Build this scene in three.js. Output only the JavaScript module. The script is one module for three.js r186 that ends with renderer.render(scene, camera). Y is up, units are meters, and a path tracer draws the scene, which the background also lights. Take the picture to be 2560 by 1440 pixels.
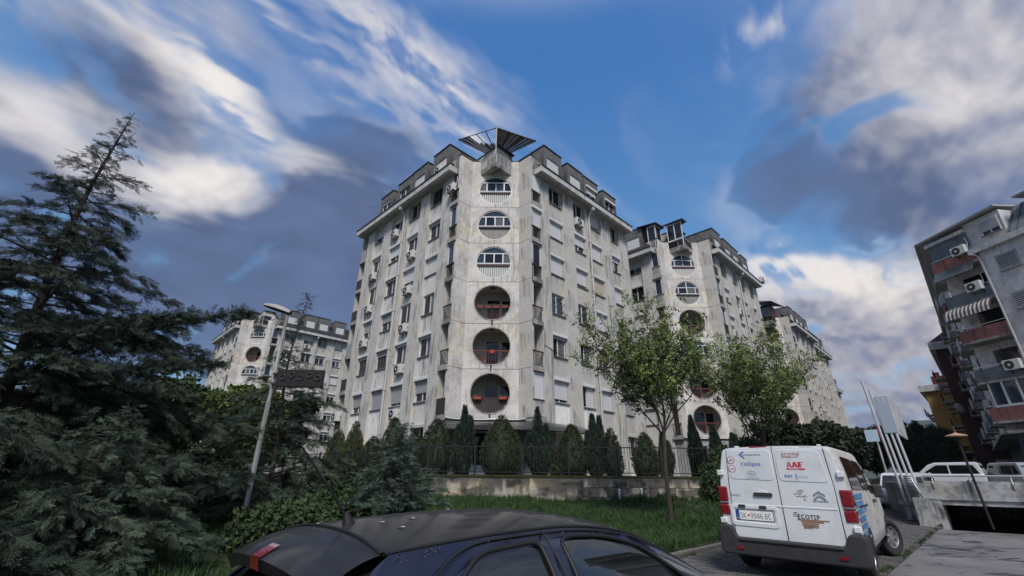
import * as THREE from 'three';
import { mergeGeometries, mergeVertices, toCreasedNormals } from 'three/addons/utils/BufferGeometryUtils.js';
import { RoundedBoxGeometry } from 'three/addons/geometries/RoundedBoxGeometry.js';

// ---------------------------------------------------------------- camera, sky, sun, exposure
const scene = new THREE.Scene();
const camera = new THREE.PerspectiveCamera(65.95, 16 / 9, 0.05, 6000);
camera.position.set(0, 1.62, 0);
camera.up.set(-0.28094, 0.92081, 0.27052);
camera.lookAt(0.64886, 1.62 + 0.38993, -0.6534);

const EXPOSURE = 2.3;
const renderer = new THREE.WebGLRenderer({ antialias: true });
renderer.toneMapping = THREE.LinearToneMapping;
renderer.toneMappingExposure = EXPOSURE;
renderer.shadowMap.enabled = true;
renderer.shadowMap.type = THREE.PCFSoftShadowMap;

const sun = new THREE.DirectionalLight(new THREE.Color(1.0, 0.95, 0.9), 1.5);
sun.position.set(15 - 72, 5 + 128, -15 + 82);
sun.target.position.set(15, 5, -15);
sun.castShadow = true;
sun.shadow.radius = 30;
sun.shadow.mapSize.set(4096, 4096);
Object.assign(sun.shadow.camera, { left: -110, right: 110, top: 90, bottom: -90, near: 1, far: 320 });
scene.add(sun, sun.target);

function rng(seed) { let a = seed >>> 0; return () => { a = (a + 0x6D2B79F5) | 0; let t = Math.imul(a ^ (a >>> 15), 1 | a); t = (t + Math.imul(t ^ (t >>> 7), 61 | t)) ^ t; return ((t ^ (t >>> 14)) >>> 0) / 4294967296; }; }
const hash = (x, y, s) => { let h = Math.imul(x | 0, 374761393) + Math.imul(y | 0, 668265263) + Math.imul(s | 0, 2147483629); h = Math.imul(h ^ (h >>> 13), 1274126177); return ((h ^ (h >>> 16)) >>> 0) / 4294967296; };
// value noise; per > 0 makes it tile
function vn(x, y, s = 0, per = 0) {
  const xi = Math.floor(x), yi = Math.floor(y); let fx = x - xi, fy = y - yi;
  fx = fx * fx * (3 - 2 * fx); fy = fy * fy * (3 - 2 * fy);
  let x0 = xi, x1 = xi + 1, y0 = yi, y1 = yi + 1;
  if (per) { x0 = ((x0 % per) + per) % per; x1 = ((x1 % per) + per) % per; y0 = ((y0 % per) + per) % per; y1 = ((y1 % per) + per) % per; }
  const a = hash(x0, y0, s), b = hash(x1, y0, s), c = hash(x0, y1, s), d = hash(x1, y1, s);
  return a + (b - a) * fx + (c - a) * fy + (a - b - c + d) * fx * fy;
}
function fbm(x, y, o = 4, s = 0, per = 0) { let v = 0, a = 0.5, f = 1, t = 0; for (let i = 0; i < o; i++) { v += a * vn(x * f, y * f, s + i * 17, per * f); t += a; a *= 0.5; f *= 2; } return v / t; }
function vn2(x, y, s, px, py) { const xi = Math.floor(x), yi = Math.floor(y); let fx = x - xi, fy = y - yi; fx = fx * fx * (3 - 2 * fx); fy = fy * fy * (3 - 2 * fy); const x0 = xi % px, x1 = (xi + 1) % px, y0 = yi % py, y1 = (yi + 1) % py; const a = hash(x0, y0, s), b = hash(x1, y0, s), c = hash(x0, y1, s), d = hash(x1, y1, s); return a + (b - a) * fx + (c - a) * fy + (a - b - c + d) * fx * fy; }
function fbm2(x, y, o, s, px, py) { let v = 0, a = 0.5, f = 1, t = 0; for (let i = 0; i < o; i++) { v += a * vn2(x * f, y * f, s + i * 17, px * f, py * f); t += a; a *= 0.5; f *= 2; } return v / t; }
const sst = (a, b, x) => { x = Math.min(1, Math.max(0, (x - a) / (b - a))); return x * x * (3 - 2 * x); };
const lerp = (a, b, t) => a + (b - a) * t;
const s2l = (v) => { v /= 255; return v <= 0.04045 ? v / 12.92 : ((v + 0.055) / 1.055) ** 2.4; };

// clouds: azimuth from the view axis, elevation (degrees), shape matrix, density, how grey
const CLOUDS = [[-38.0,18.2,0.0552,0.0105,0.0187,-0.1247,1.3,0.95],
[-50.3,20.7,0.1935,0.0625,0.1637,-0.372,0.9,0.85],
[-24.8,26.6,0.1252,-0.0178,-0.0215,-0.1387,1.0,0.85],
[-51.0,35.5,0.2442,0.0131,0.0397,-0.2912,1.6,1.0],
[-46.0,34.1,0.2657,-0.0005,0.0197,-0.5184,0.8,0.8],
[-56.8,36.3,0.2611,0.054,0.2314,-0.4822,0.4,0.1],
[-42.6,38.2,0.1524,-0.0314,-0.1004,-0.4445,1.5,0.0],
[-53.8,27.9,0.1657,0.0076,-0.0164,-0.3268,0.75,0.3],
[-42.4,29.3,0.1692,-0.0086,-0.0299,-0.3289,1.5,0.0],
[-23.7,39.6,0.2863,0.015,0.1177,-0.743,0.55,0.75],
[-24.8,36.9,0.5733,0.0341,0.1338,-0.8756,0.55,0.8],
[-32.1,31.0,0.2276,0.0138,0.0546,-0.4462,0.9,0.85],
[-17.7,48.7,0.0852,-0.0531,-0.2496,-0.5146,0.7,0.1],
[-11.8,46.1,0.1414,-0.1486,-0.5897,-0.6328,0.5,0.05],
[-34.2,47.4,0.3202,-0.1502,-0.3713,-0.8942,0.5,0.1],
[-43.4,44.4,0.2233,-0.0493,-0.0695,-0.4261,0.45,0.4],
[41.5,45.8,0.1967,0.0528,0.1215,-0.5971,1.1,0.0],
[52.7,36.3,0.0893,-0.0673,-0.1945,-0.1212,1.2,0.38],
[41.8,28.0,0.1103,-0.0567,-0.1659,-0.2056,1.25,0.95],
[48.1,31.6,0.0907,-0.0676,-0.2358,-0.169,1.0,0.65],
[53.2,32.1,0.2765,0.0151,0.114,-0.6371,0.7,0.1],
[36.5,20.0,0.1319,-0.0452,-0.1473,-0.363,1.6,0.0],
[39.2,13.1,0.1023,-0.053,-0.0927,-0.1518,1.3,0.5],
[40.8,7.0,0.1505,-0.0505,-0.0793,-0.3713,1.2,0.6],
[47.2,21.1,0.2142,-0.0985,-0.2696,-0.3781,0.7,0.4],
[33.3,23.4,0.2787,0.007,0.0867,-1.2514,0.7,0.0],
[54.9,29.2,0.1414,-0.0956,-0.1345,-0.0864,1.0,0.5],
[48.8,15.2,0.1687,-0.091,-0.2331,-0.2821,0.9,0.4],
[40.7,23.0,0.1269,-0.0373,-0.2513,-0.6564,-1.1,0.0],
[45.7,9.3,0.1395,-0.0567,-0.0831,-0.2159,1.2,0.55],
[-51.4,40.4,0.2328,0.0171,0.1464,-0.5615,0.35,0.3],
[-36.4,36.0,0.1648,-0.0396,-0.1423,-0.5669,0.5,0.1],
[-50.4,25.8,0.1757,0.0106,-0.0086,-0.4651,0.95,0.15],
[-37.1,26.4,0.1373,0.0168,0.0604,-0.3845,0.8,0.9],
[-22.0,31.1,0.1426,-0.0129,-0.0115,-0.1893,0.9,0.8],
[-21.2,44.2,0.1042,-0.0564,-0.1535,-0.3347,0.45,0.15],
[-20.5,51.8,0.1173,-0.0614,-0.1585,-0.4581,0.5,0.15],
[12.7,41.7,0.0645,-0.0053,-0.0101,-0.0731,-1.2,0.0],
[25.5,25.9,0.0945,-0.0274,-0.1164,-0.3359,-0.7,0.0]];
const acc = new Float64Array(3), CL = new Float64Array(CLOUDS.flat());
function cloudSum(az, el, ce, wa, we, o) {
  let den = 0, dk = 0, cut = 0;
  for (let i = 0; i < CL.length; i += 8) {
    if (Math.abs(el - CL[i + 1]) > 45) continue;
    let da = az - CL[i]; if (da > 180) da -= 360; if (da < -180) da += 360;
    da = da * ce + wa; const de = el - CL[i + 1] + we;
    const u = CL[i + 2] * da + CL[i + 3] * de, v = CL[i + 4] * da + CL[i + 5] * de, r2 = u * u + v * v;
    if (r2 > 8) continue;
    const e = Math.exp(-r2 * 0.75), w = CL[i + 6]; if (w > 0) { den += w * e; dk += w * e * CL[i + 7]; } else cut -= w * e;
  }
  o[0] = den; o[1] = dk; o[2] = cut;
}
{
  const W = 2048, H = 1024, data = new Float32Array(W * H * 4);
  const lin = (r, g, b) => [s2l(r), s2l(g), s2l(b)];
  const top = lin(66, 118, 184), low = lin(128, 186, 228), white = lin(248, 241, 236), grey = lin(86, 101, 136), warm = lin(226, 206, 190), hor = lin(176, 184, 196), floor = lin(60, 62, 62);
  const rx = 0.70957, rz = 0.70463, fxx = 0.70463, fzz = -0.70957;
  for (let j = 0; j < H; j++) {
    const el = ((j + 0.5) / H - 0.5) * Math.PI, y = Math.sin(el), ce = Math.cos(el), elD = el * 57.29578;
    for (let i = 0; i < W; i++) {
      const th = ((i + 0.5) / W - 0.5) * 2 * Math.PI, x = Math.cos(th) * ce, z = Math.sin(th) * ce, o = (j * W + i) * 4;
      const c = [0, 0, 0];
      const up = Math.max(y, 0.0);
      const g = Math.pow(Math.min(1, up / 0.75), 0.7);
      const hz = Math.exp(-up * 9) * 0.85; for (let k = 0; k < 3; k++) c[k] = lerp(lerp(low[k], top[k], g), hor[k], hz);
      if (y > -0.02) {
        const az = Math.atan2(x * rx + z * rz, x * fxx + z * fzz) * 57.29578;
        const q = 1 / (up + 0.3), px = x * q, pz = z * q;
        const wx = fbm(px * 2.6 + 5, pz * 2.6, 3, 3) - 0.5, wz = fbm(px * 2.6, pz * 2.6 + 9, 3, 7) - 0.5;
        const streak = fbm(px * 2.4 + wx * 1.6 + 20, pz * 13 + wz * 4, 6, 11);
        const puff = fbm(px * 6 + wx * 2.4 + 40, pz * 6 + wz * 2.4, 6, 23);
        const fleck = fbm(px * 20 + wx * 4 + 60, pz * 38 + wz * 5, 4, 57);
        const broad = fbm(px * 0.8 + 3, pz * 0.8 + 8, 3, 41);
        const warpA = (puff - 0.5) * 7 + wx * 7, warpE = (fbm(px * 5 + 11, pz * 5 + 70, 5, 31) - 0.5) * 8 + (streak - 0.5) * 3;
        cloudSum(az, elD, ce, warpA, warpE, acc); let den = acc[0], dw = acc[0], dk = acc[1]; const cut = acc[2];
        // away from the part described by CLOUDS the same mixed sky goes on
        const seen = sst(80, 55, Math.abs(az)) * sst(72, 52, elD);
        const ob = (1 - seen) * (0.15 + 0.75 * sst(0.38, 0.66, broad));
        den += ob; dw += ob + 0.02; dk += ob * lerp(0.25, 0.75, broad) + 0.004; den *= Math.max(0, 1 - cut * 0.75);
        let s = dk / dw;
        const wisp = sst(0.34, 0.66, streak * 0.6 + fleck * 0.4), soft = sst(0.24, 0.6, puff);
        const n = lerp(soft, wisp, sst(0.6, 0.15, s));
        let d = 1 - Math.exp(-2.5 * den * (0.06 + 1.3 * n));
        const thin = sst(0.46, 0.78, streak) * sst(30, -15, az) * 0.42 * (0.3 + 1.2 * fleck);
        d = d + thin * (1 - d) * 0.8;
        s = Math.min(1, Math.max(0, s * (0.75 + 0.5 * puff) + (puff - 0.5) * 0.35 + (fleck - 0.5) * 0.28));
        s *= sst(0.0, 0.22, den);
        const gv = 0.55 + 0.55 * puff + 0.55 * streak, lw = sst(26, 3, elD) * 0.6, gs = Math.pow(sst(0.08, 0.82, s), 0.85);
        for (let k = 0; k < 3; k++) { const lit = lerp(white[k], warm[k], lw), cc = lerp(lit, grey[k] * gv, gs); c[k] = lerp(c[k], cc, Math.min(1, d * 0.97)); }
      } else { const f = floor, t = Math.min(1, (-y - 0.02) * 8); for (let k = 0; k < 3; k++) c[k] = lerp(c[k], f[k], t); }
      for (let k = 0; k < 3; k++) data[o + k] = c[k] / EXPOSURE;
      data[o + 3] = 1;
    }
  }
  const sky = new THREE.DataTexture(data, W, H, THREE.RGBAFormat, THREE.FloatType);
  sky.mapping = THREE.EquirectangularReflectionMapping; sky.magFilter = THREE.LinearFilter; sky.minFilter = THREE.LinearFilter; sky.wrapS = THREE.RepeatWrapping;
  sky.needsUpdate = true;
  scene.background = sky; scene.environment = sky;
}

// ---------------------------------------------------------------- helpers
const names = {};
function numbered(n) { const k = names[n] = (names[n] ?? -1) + 1; return k ? n + '_' + String(k).padStart(3, '0') : n; }
function shade(o) { o.traverse((m) => { if (m.isMesh) { m.castShadow = true; m.receiveShadow = true; } }); return o; }
function thing(name, label, category, pos = [0, 0, 0], group) { const o = new THREE.Group(); o.name = numbered(name); o.position.set(...pos); o.userData = { label, category }; if (group) o.userData.group = group; scene.add(o); return o; }
function mesh(name, g, m, parent) { if (Array.isArray(g)) g = mg(g); const o = new THREE.Mesh(g, m); o.name = parent ? name : numbered(name); o.castShadow = o.receiveShadow = true; (parent ?? scene).add(o); return o; }
function tag(o, label, category, group) { o.userData = { ...o.userData, label, category }; if (group) o.userData.group = group; return o; }
function struct(o) { o.userData.kind = 'structure'; return o; }
function stuff(o) { o.userData.kind = 'stuff'; return o; }
function part(name, parent) { const o = new THREE.Group(); o.name = name; parent.add(o); return o; }
function mg(list) {
  const a = list.map((g) => { let h = g.index ? g.toNonIndexed() : g.clone(); for (const k of Object.keys(h.attributes)) if (!['position', 'normal', 'uv'].includes(k)) h.deleteAttribute(k); if (!h.attributes.normal) h.computeVertexNormals(); if (!h.attributes.uv) h.setAttribute('uv', new THREE.BufferAttribute(new Float32Array(h.attributes.position.count * 2), 2)); return h; });
  return a.length === 1 ? a[0] : mergeGeometries(a);
}
// uv in metres from position, by the way each face points
function wuv(g, ox = 0, oy = 0) {
  const p = g.attributes.position, n = g.attributes.normal, uv = new Float32Array(p.count * 2);
  for (let i = 0; i < p.count; i++) {
    const ax = Math.abs(n.getX(i)), ay = Math.abs(n.getY(i)), az = Math.abs(n.getZ(i));
    let a, b; if (ay > ax && ay > az) { a = p.getX(i); b = p.getZ(i); } else { b = p.getY(i); a = ax > az * 1.3 ? p.getZ(i) : az > ax * 1.3 ? p.getX(i) : (p.getX(i) + p.getZ(i)) * 0.7; }
    uv[2 * i] = a + ox; uv[2 * i + 1] = b + oy;
  }
  g.setAttribute('uv', new THREE.BufferAttribute(uv, 2)); return g;
}
function bx(x0, x1, y0, y1, z0, z1) { const g = new THREE.BoxGeometry(Math.abs(x1 - x0), Math.abs(y1 - y0), Math.abs(z1 - z0)); g.translate((x0 + x1) / 2, (y0 + y1) / 2, (z0 + z1) / 2); return wuv(g); }
function rbx(w, h, d, r, x = 0, y = 0, z = 0, s = 2) { const g = new RoundedBoxGeometry(w, h, d, s, r); g.translate(x, y, z); return g; }
function tube(pts, r, seg = 0, rad = 6, closed = false) { const c = new THREE.CatmullRomCurve3(pts.map((p) => new THREE.Vector3(...p)), closed); return new THREE.TubeGeometry(c, seg || Math.max(2, pts.length * 4), r, rad, closed); }
function rod(a, b, r, rad = 6, r2 = r) { const A = new THREE.Vector3(...a), B = new THREE.Vector3(...b), d = B.clone().sub(A); const g = new THREE.CylinderGeometry(r2, r, d.length(), rad, 1); g.translate(0, d.length() / 2, 0); g.applyQuaternion(new THREE.Quaternion().setFromUnitVectors(new THREE.Vector3(0, 1, 0), d.clone().normalize())); g.translate(...a); return g; }
function poly(pts, y0, y1) { // plan polygon [[x,z]...] extruded upward
  const s = new THREE.Shape(pts.map(([x, z]) => new THREE.Vector2(x, -z))); const g = new THREE.ExtrudeGeometry(s, { depth: y1 - y0, bevelEnabled: false }); g.rotateX(-Math.PI / 2); g.translate(0, y0, 0); return wuv(g);
}
function quad(a, b, c, d) { const g = new THREE.BufferGeometry(); g.setAttribute('position', new THREE.BufferAttribute(new Float32Array([...a, ...b, ...c, ...a, ...c, ...d]), 3)); g.setAttribute('uv', new THREE.BufferAttribute(new Float32Array([0, 0, 1, 0, 1, 1, 0, 0, 1, 1, 0, 1]), 2)); g.computeVertexNormals(); return g; }
function slab(a, b, c, d, t) { // a quad with thickness t along -normal
  const A = new THREE.Vector3(...a), B = new THREE.Vector3(...b), D = new THREE.Vector3(...d), n = B.clone().sub(A).cross(D.clone().sub(A)).normalize().multiplyScalar(-t);
  const o = (p) => [p[0] + n.x, p[1] + n.y, p[2] + n.z], [a2, b2, c2, d2] = [a, b, c, d].map(o);
  return mg([quad(a, b, c, d), quad(d2, c2, b2, a2), quad(a, a2, b2, b), quad(b, b2, c2, c), quad(c, c2, d2, d), quad(d, d2, a2, a)]);
}
function tex(size, fn, srgb = true, h = size) { const d = new Uint8Array(size * h * 4); for (let j = 0; j < h; j++) for (let i = 0; i < size; i++) { const c = fn(i / size, j / h, i, j), o = (j * size + i) * 4; d[o] = Math.min(255, Math.max(0, c[0] * 255)); d[o + 1] = Math.min(255, Math.max(0, c[1] * 255)); d[o + 2] = Math.min(255, Math.max(0, c[2] * 255)); d[o + 3] = 255; } const t = new THREE.DataTexture(d, size, h, THREE.RGBAFormat); if (srgb) t.colorSpace = THREE.SRGBColorSpace; t.wrapS = t.wrapT = THREE.RepeatWrapping; t.magFilter = THREE.LinearFilter; t.minFilter = THREE.LinearMipmapLinearFilter; t.generateMipmaps = true; t.needsUpdate = true; return t; }
function rep(t, m) { const c = t.clone(); c.repeat.set(1 / m, 1 / m); c.needsUpdate = true; return c; }
const lc = (r, g, b) => new THREE.Color().setRGB(r, g, b);
const std = (o) => new THREE.MeshStandardMaterial({ roughness: 0.85, ...o });
const phy = (o) => new THREE.MeshPhysicalMaterial({ roughness: 0.5, ...o });

// ---------------------------------------------------------------- materials
// weathered render: blotches, run-off streaks, pits (base colour per variant; one texture = 9 m)
function plasterTex(base, streak, blot, seed, tint = [1, 1, 1], sz = 256) {
  return tex(sz, (u, v) => {
    const b = fbm(u * 6, v * 6, 4, seed, 6), m = fbm(u * 28, v * 28, 3, seed + 5, 28), f = vn(u * 256, v * 256, seed + 9, 256);
    const st = fbm2(u * 62, v * 5, 3, seed + 13, 62, 5), st2 = fbm2(u * 150, v * 9, 2, seed + 19, 150, 9), gate = sst(0.42, 0.66, fbm2(u * 9, v * 7, 2, seed + 29, 9, 7));
    let k = base * (1 - blot * sst(0.35, 0.8, b) * 0.7 - blot * 0.6 * sst(0.42, 0.8, m)) ;
    k *= 1 - streak * gate * sst(0.45, 0.85, st) - streak * 0.7 * gate * sst(0.45, 0.85, st2);
    k *= 0.93 + 0.14 * f;
    const w = sst(0.5, 0.8, fbm(u * 11, v * 11, 3, seed + 37, 11)) * 0.06;
    return [k * tint[0] * (1 + w * 0.4), k * tint[1], k * tint[2] * (1 - w)];
  });
}
const bumpP = tex(512, (u, v) => { const k = 0.5 * fbm(u * 40, v * 40, 4, 77, 40) + 0.5 * fbm(u * 160, v * 160, 2, 78, 160); return [k, k, k]; }, false);
const M = {};
const pb = { bumpMap: rep(bumpP, 2), bumpScale: 0.012 };
M.plasterR = std({ map: rep(plasterTex(0.74, 0.22, 0.06, 101, [1.0, 0.985, 0.96], 512), 9), ...pb });
M.plasterL = std({ map: rep(plasterTex(0.83, 0.36, 0.05, 202, [1.0, 0.99, 0.98], 512), 9), ...pb });
M.plasterF = std({ map: rep(plasterTex(0.83, 0.16, 0.13, 303, [1.0, 0.98, 0.955], 512), 7), ...pb });
M.pilaster = std({ map: rep(plasterTex(0.77, 0.28, 0.05, 404, [1.0, 0.985, 0.96], 512), 8), ...pb });
M.freshWhite = std({ map: rep(plasterTex(0.93, 0.06, 0.05, 505), 6), ...pb });
M.slabs = std({ map: rep(plasterTex(0.66, 0.45, 0.25, 606, [1, 0.985, 0.96]), 4), ...pb });
M.cornice = std({ map: rep(plasterTex(0.8, 0.25, 0.15, 707), 6), ...pb });
M.roofGrey = std({ map: rep(plasterTex(0.42, 0.35, 0.2, 808, [0.98, 0.985, 1]), 5), ...pb });
M.greyWall = std({ map: rep(plasterTex(0.62, 0.15, 0.1, 909), 8), ...pb });
M.loggia = std({ map: rep(plasterTex(0.72, 0.06, 0.08, 111, [1, 0.98, 0.95]), 5), ...pb });  // set below the facade plaster, some recess shade put into the colour
M.roofEdge = std({ color: lc(0.02, 0.022, 0.026), roughness: 0.6 });
M.pvc = std({ color: lc(0.64, 0.645, 0.65), roughness: 0.42 });
M.oldFrame = std({ color: lc(0.5, 0.48, 0.44), roughness: 0.6 });
M.darkFrame = std({ color: lc(0.06, 0.05, 0.045), roughness: 0.6 });
M.glass = phy({ color: lc(0.012, 0.014, 0.018), roughness: 0.06, ior: 1.52 });
M.glassLit = phy({ color: lc(0.12, 0.12, 0.12), roughness: 0.1, ior: 1.5 });
M.glassBlue = phy({ color: lc(0.03, 0.045, 0.07), roughness: 0.05, ior: 1.6, specularIntensity: 1 });
const slatBump = tex(8, (u, v) => { const k = Math.abs(((v * 1) % 1) - 0.5) * 2; return [k, k, k]; }, false, 64);
const slat = { bumpMap: rep(slatBump, 0.055), bumpScale: 0.008 };
M.shutW = std({ color: lc(0.6, 0.6, 0.6), roughness: 0.6, ...slat });
M.shutG = std({ color: lc(0.3, 0.31, 0.32), roughness: 0.6, ...slat });
M.shutB = std({ color: lc(0.48, 0.42, 0.32), roughness: 0.6, ...slat });
M.shutD = std({ color: lc(0.06, 0.06, 0.065), roughness: 0.6, ...slat });
M.shutBox = std({ color: lc(0.64, 0.64, 0.64), roughness: 0.6 });
M.sill = std({ color: lc(0.16, 0.155, 0.15), roughness: 0.8 });
M.rail = std({ color: lc(0.03, 0.027, 0.026), roughness: 0.55 });
M.railRed = std({ color: lc(0.14, 0.025, 0.022), roughness: 0.5 });
M.railTop = std({ color: lc(0.055, 0.018, 0.018), roughness: 0.5 });
M.slatW = std({ color: lc(0.55, 0.55, 0.54), roughness: 0.7 });
M.darkBoard = std({ color: lc(0.035, 0.028, 0.027), roughness: 0.7 });
M.curtain = std({ color: lc(0.5, 0.49, 0.47), roughness: 0.95 });
M.interior = M.glass;  // dark glass on open panes, standing in for the unlit room behind
M.acBody = std({ color: lc(0.62, 0.61, 0.58), roughness: 0.5 });
M.acDark = std({ color: lc(0.03, 0.03, 0.032), roughness: 0.6 });
M.pipe = std({ color: lc(0.5, 0.5, 0.49), roughness: 0.5 });
M.iron = std({ color: lc(0.01, 0.01, 0.011), roughness: 0.8 });
M.terracotta = std({ color: lc(0.3, 0.06, 0.035), roughness: 0.8 });
M.rust = std({ map: tex(64, (u, v) => { const k = fbm(u * 14, v * 6, 3, 5, 0); return [0.28 + 0.2 * k, 0.2 + 0.12 * k, 0.14 + 0.1 * k]; }), roughness: 0.95 });
M.corr = std({ map: tex(256, (u, v) => { const k = 0.2 + 0.5 * fbm(u * 26, v * 4, 4, 9, 0), r = sst(0.5, 0.75, fbm(u * 8, v * 6, 3, 12, 0)); return [k + 0.08 * r, k * 0.97 + 0.02 * r, k * 0.92]; }), roughness: 0.8 });
// ---------------------------------------------------------------- apartment blocks
const BO = new THREE.Vector3(17.4, 1.5, -19.24);           // base of a block: foot of its chamfered corner
const SK = (k) => 4.6 + 2.8 * k;                            // storey seams
const NR = Math.SQRT1_2;
const MF = new THREE.Matrix4().makeBasis(new THREE.Vector3(NR, 0, NR), new THREE.Vector3(0, 1, 0), new THREE.Vector3(-NR, 0, NR)).setPosition(16.22, 0, -20.4);
const FW = 3.31;
const COLS = {
  R: { slot: [3.45, 4.4], c: [[5.35, 6.95], [8.15, 9.7], [10.3, 11.85], [13.05, 14.45]], p: [[4.4, 5.35], [6.95, 8.15], [9.7, 10.3], [11.85, 13.05], [14.45, 15.55]], d: [[4.95, 6.95], [7.7, 9.65], [9.8, 11.75], [12.5, 14.45]], end: 15.55 },
  L: { slot: [3.4, 4.25], c: [[5.35, 6.9], [8.1, 9.75], [10.55, 12.25], [13.4, 15.0]], p: [[4.25, 5.35], [6.9, 8.1], [9.75, 10.55], [12.25, 13.4], [15.0, 16.1]], d: [[4.9, 6.9], [7.7, 9.7], [9.8, 11.95], [12.75, 14.75]], end: 17.1 },
};
const fbx = (side, u0, u1, y0, y1, w0, w1) => side === 'R' ? bx(15.15 + u0, 15.15 + u1, y0, y1, -17 + w0, -17 + w1) : bx(15.15 - w1, 15.15 - w0, y0, y1, -17 - u1, -17 - u0);
const fpos = (side, u, y, w) => side === 'R' ? [15.15 + u, y, -17 + w] : [15.15 - w, y, -17 - u];

const winCache = {};
function barFrame(W, H, t, d, mull = [0.5], z = -0.1) { // window bars round an opening W x H standing on y = 0
  const l = [bx(-W / 2, W / 2, 0, t, z - d, z), bx(-W / 2, W / 2, H - t, H, z - d, z), bx(-W / 2, -W / 2 + t, t, H - t, z - d, z), bx(W / 2 - t, W / 2, t, H - t, z - d, z)];
  for (const m of mull) l.push(bx(-W / 2 + W * m - t * 0.6, -W / 2 + W * m + t * 0.6, t, H - t, z - d, z + 0.008));
  return mg(l);
}
// state: s = how far the roller shutter is down, sm = its material, g = glass, f = frame, b = shutter box, one = shutter on one half
function makeWindow(parent, W, H, st, pos, rot) {
  const g = part('window', parent); g.position.set(...pos); g.rotation.y = rot;
  const key = W.toFixed(2) + H.toFixed(2);
  const c = winCache[key] ??= { fr: barFrame(W, H, 0.065, 0.06), pl: bx(-W / 2 + 0.05, -0.03, 0.05, H - 0.05, -0.14, -0.125), pr: bx(0.03, W / 2 - 0.05, 0.05, H - 0.05, -0.14, -0.125), box: wuv(rbx(W + 0.08, 0.2, 0.24, 0.03, 0, H - 0.04, 0.02)), sill: bx(-W / 2 - 0.05, W / 2 + 0.05, -0.05, 0, -0.1, 0.09) };
  const fm = M[st.f ?? 'pvc'], gm = M[st.g ?? 'glass'];
  mesh('frame', c.fr, fm, g); mesh('pane', c.pl, st.open ? M.interior : gm, g); mesh('pane', c.pr, st.cur ? M.glassLit : gm, g);
  if (st.b !== 0) mesh('shutter_box', c.box, st.s > 0 || st.b ? M.shutBox : M.oldFrame, g);
  if (st.s > 0) { const y0 = (H - 0.12) * (1 - st.s); mesh('shutter', bx(st.one ? 0.02 : -W / 2 + 0.03, W / 2 - 0.03, y0, H - 0.12, -0.075, -0.045), M[st.sm ?? 'shutW'], g); }
  mesh('sill', c.sill, M.sill, g);
  return g;
}
// part of a disc of radius r between x0..x1, above y0 and below y1
function discPiece(r, x0, x1, y0, y1, z0, z1, low = false) {
  const a = [], n = 14; for (let i = 0; i <= n; i++) { const x = lerp(x0, x1, i / n), t = Math.sqrt(Math.max(0, r * r - x * x)); a.push([x, low ? -t : t]); }
  const pts = []; for (const [x, t] of a) { if (low) { if (t < y1) pts.push([x, Math.max(t, y0)]); } else if (t > y0) pts.push([x, Math.min(t, y1)]); }
  if (pts.length < 2) return null;
  const e = low ? y1 : y0; pts.push([pts[pts.length - 1][0], e], [pts[0][0], e]);
  const s = new THREE.Shape(pts.map((p) => new THREE.Vector2(...p))); const g = new THREE.ExtrudeGeometry(s, { depth: z1 - z0, bevelEnabled: false }); g.translate(0, 0, z0); return wuv(g);
}
function ringGeo(r0, r1, z0, z1) { const s = new THREE.Shape(); s.absarc(0, 0, r1, 0, Math.PI * 2); const h = new THREE.Path(); h.absarc(0, 0, r0, 0, Math.PI * 2, true); s.holes.push(h); const g = new THREE.ExtrudeGeometry(s, { depth: z1 - z0, bevelEnabled: false, curveSegments: 40 }); g.translate(0, 0, z0); return wuv(g); }
const chord = (r, y) => Math.sqrt(Math.max(0, r * r - y * y));
const CR = 1.15;
const circGeo = { ring: ringGeo(CR - 0.07, CR - 0.005, -0.16, -0.05), openRing: ringGeo(CR - 0.03, CR + 0.035, 0.004, 0.022) };
function circleGlazed(b, M4, k, o = {}) {
  const g = part('round_window', b); g.applyMatrix4(M4);
  const R = CR - 0.06, yb = -0.12, hb = o.cross ? 0.5 : 0.62, mx = o.cross ? [0] : [-0.6, 0, 0.6];
  const xs = o.cross ? [-0.78, 0, 0.78] : [-0.6, 0.02, 0.6];
  const bars = [bx(-chord(R, hb), chord(R, hb), hb, hb + 0.07, -0.15, -0.06), bx(-chord(R, yb), chord(R, yb), yb, yb + 0.09, -0.15, -0.055)];
  for (const x of xs) bars.push(bx(x - 0.04, x + 0.04, yb + 0.09, o.cross && x === 0 ? chord(R, x) : hb, -0.148, -0.062));
  mesh('ring_frame', circGeo.ring, M.pvc, g); mesh('frame', bars, M.pvc, g);
  const cuts = [-R, ...xs, R];
  for (let i = 0; i < cuts.length - 1; i++) { const p = discPiece(R, cuts[i], cuts[i + 1], yb, hb, -0.13, -0.115); if (p) mesh('pane', p, (o.open === i) ? M.interior : [M.glassBlue, M.glass, M.glassLit, M.glassBlue][(i + k + (o.v ?? 0)) % 4], g); }
  mesh('pane', discPiece(R, -R, R, hb + 0.03, 9, -0.13, -0.115), M.glassBlue, g);
  mesh('rail', bx(-chord(R, yb - 0.07), chord(R, yb - 0.07), yb - 0.13, yb - 0.005, -0.13, 0.0), o.dark ? M.darkBoard : M.railTop, g);
  mesh('backing_panel', discPiece(R, -R, R, -9, yb - 0.13, -0.15, -0.12, true), M.greyWall, g);
  const sl = new THREE.BufferGeometry(); for (let x = -0.98; x <= 0.985; x += 0.14) { const y = -chord(R, x) + 0.03; if (y < yb - 0.2) mesh('slat', bx(x - 0.045, x + 0.045, y, yb - 0.13, -0.115, -0.085), o.greySlat ? M.greyWall : M.slatW, g); }
  return g;
}
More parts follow.
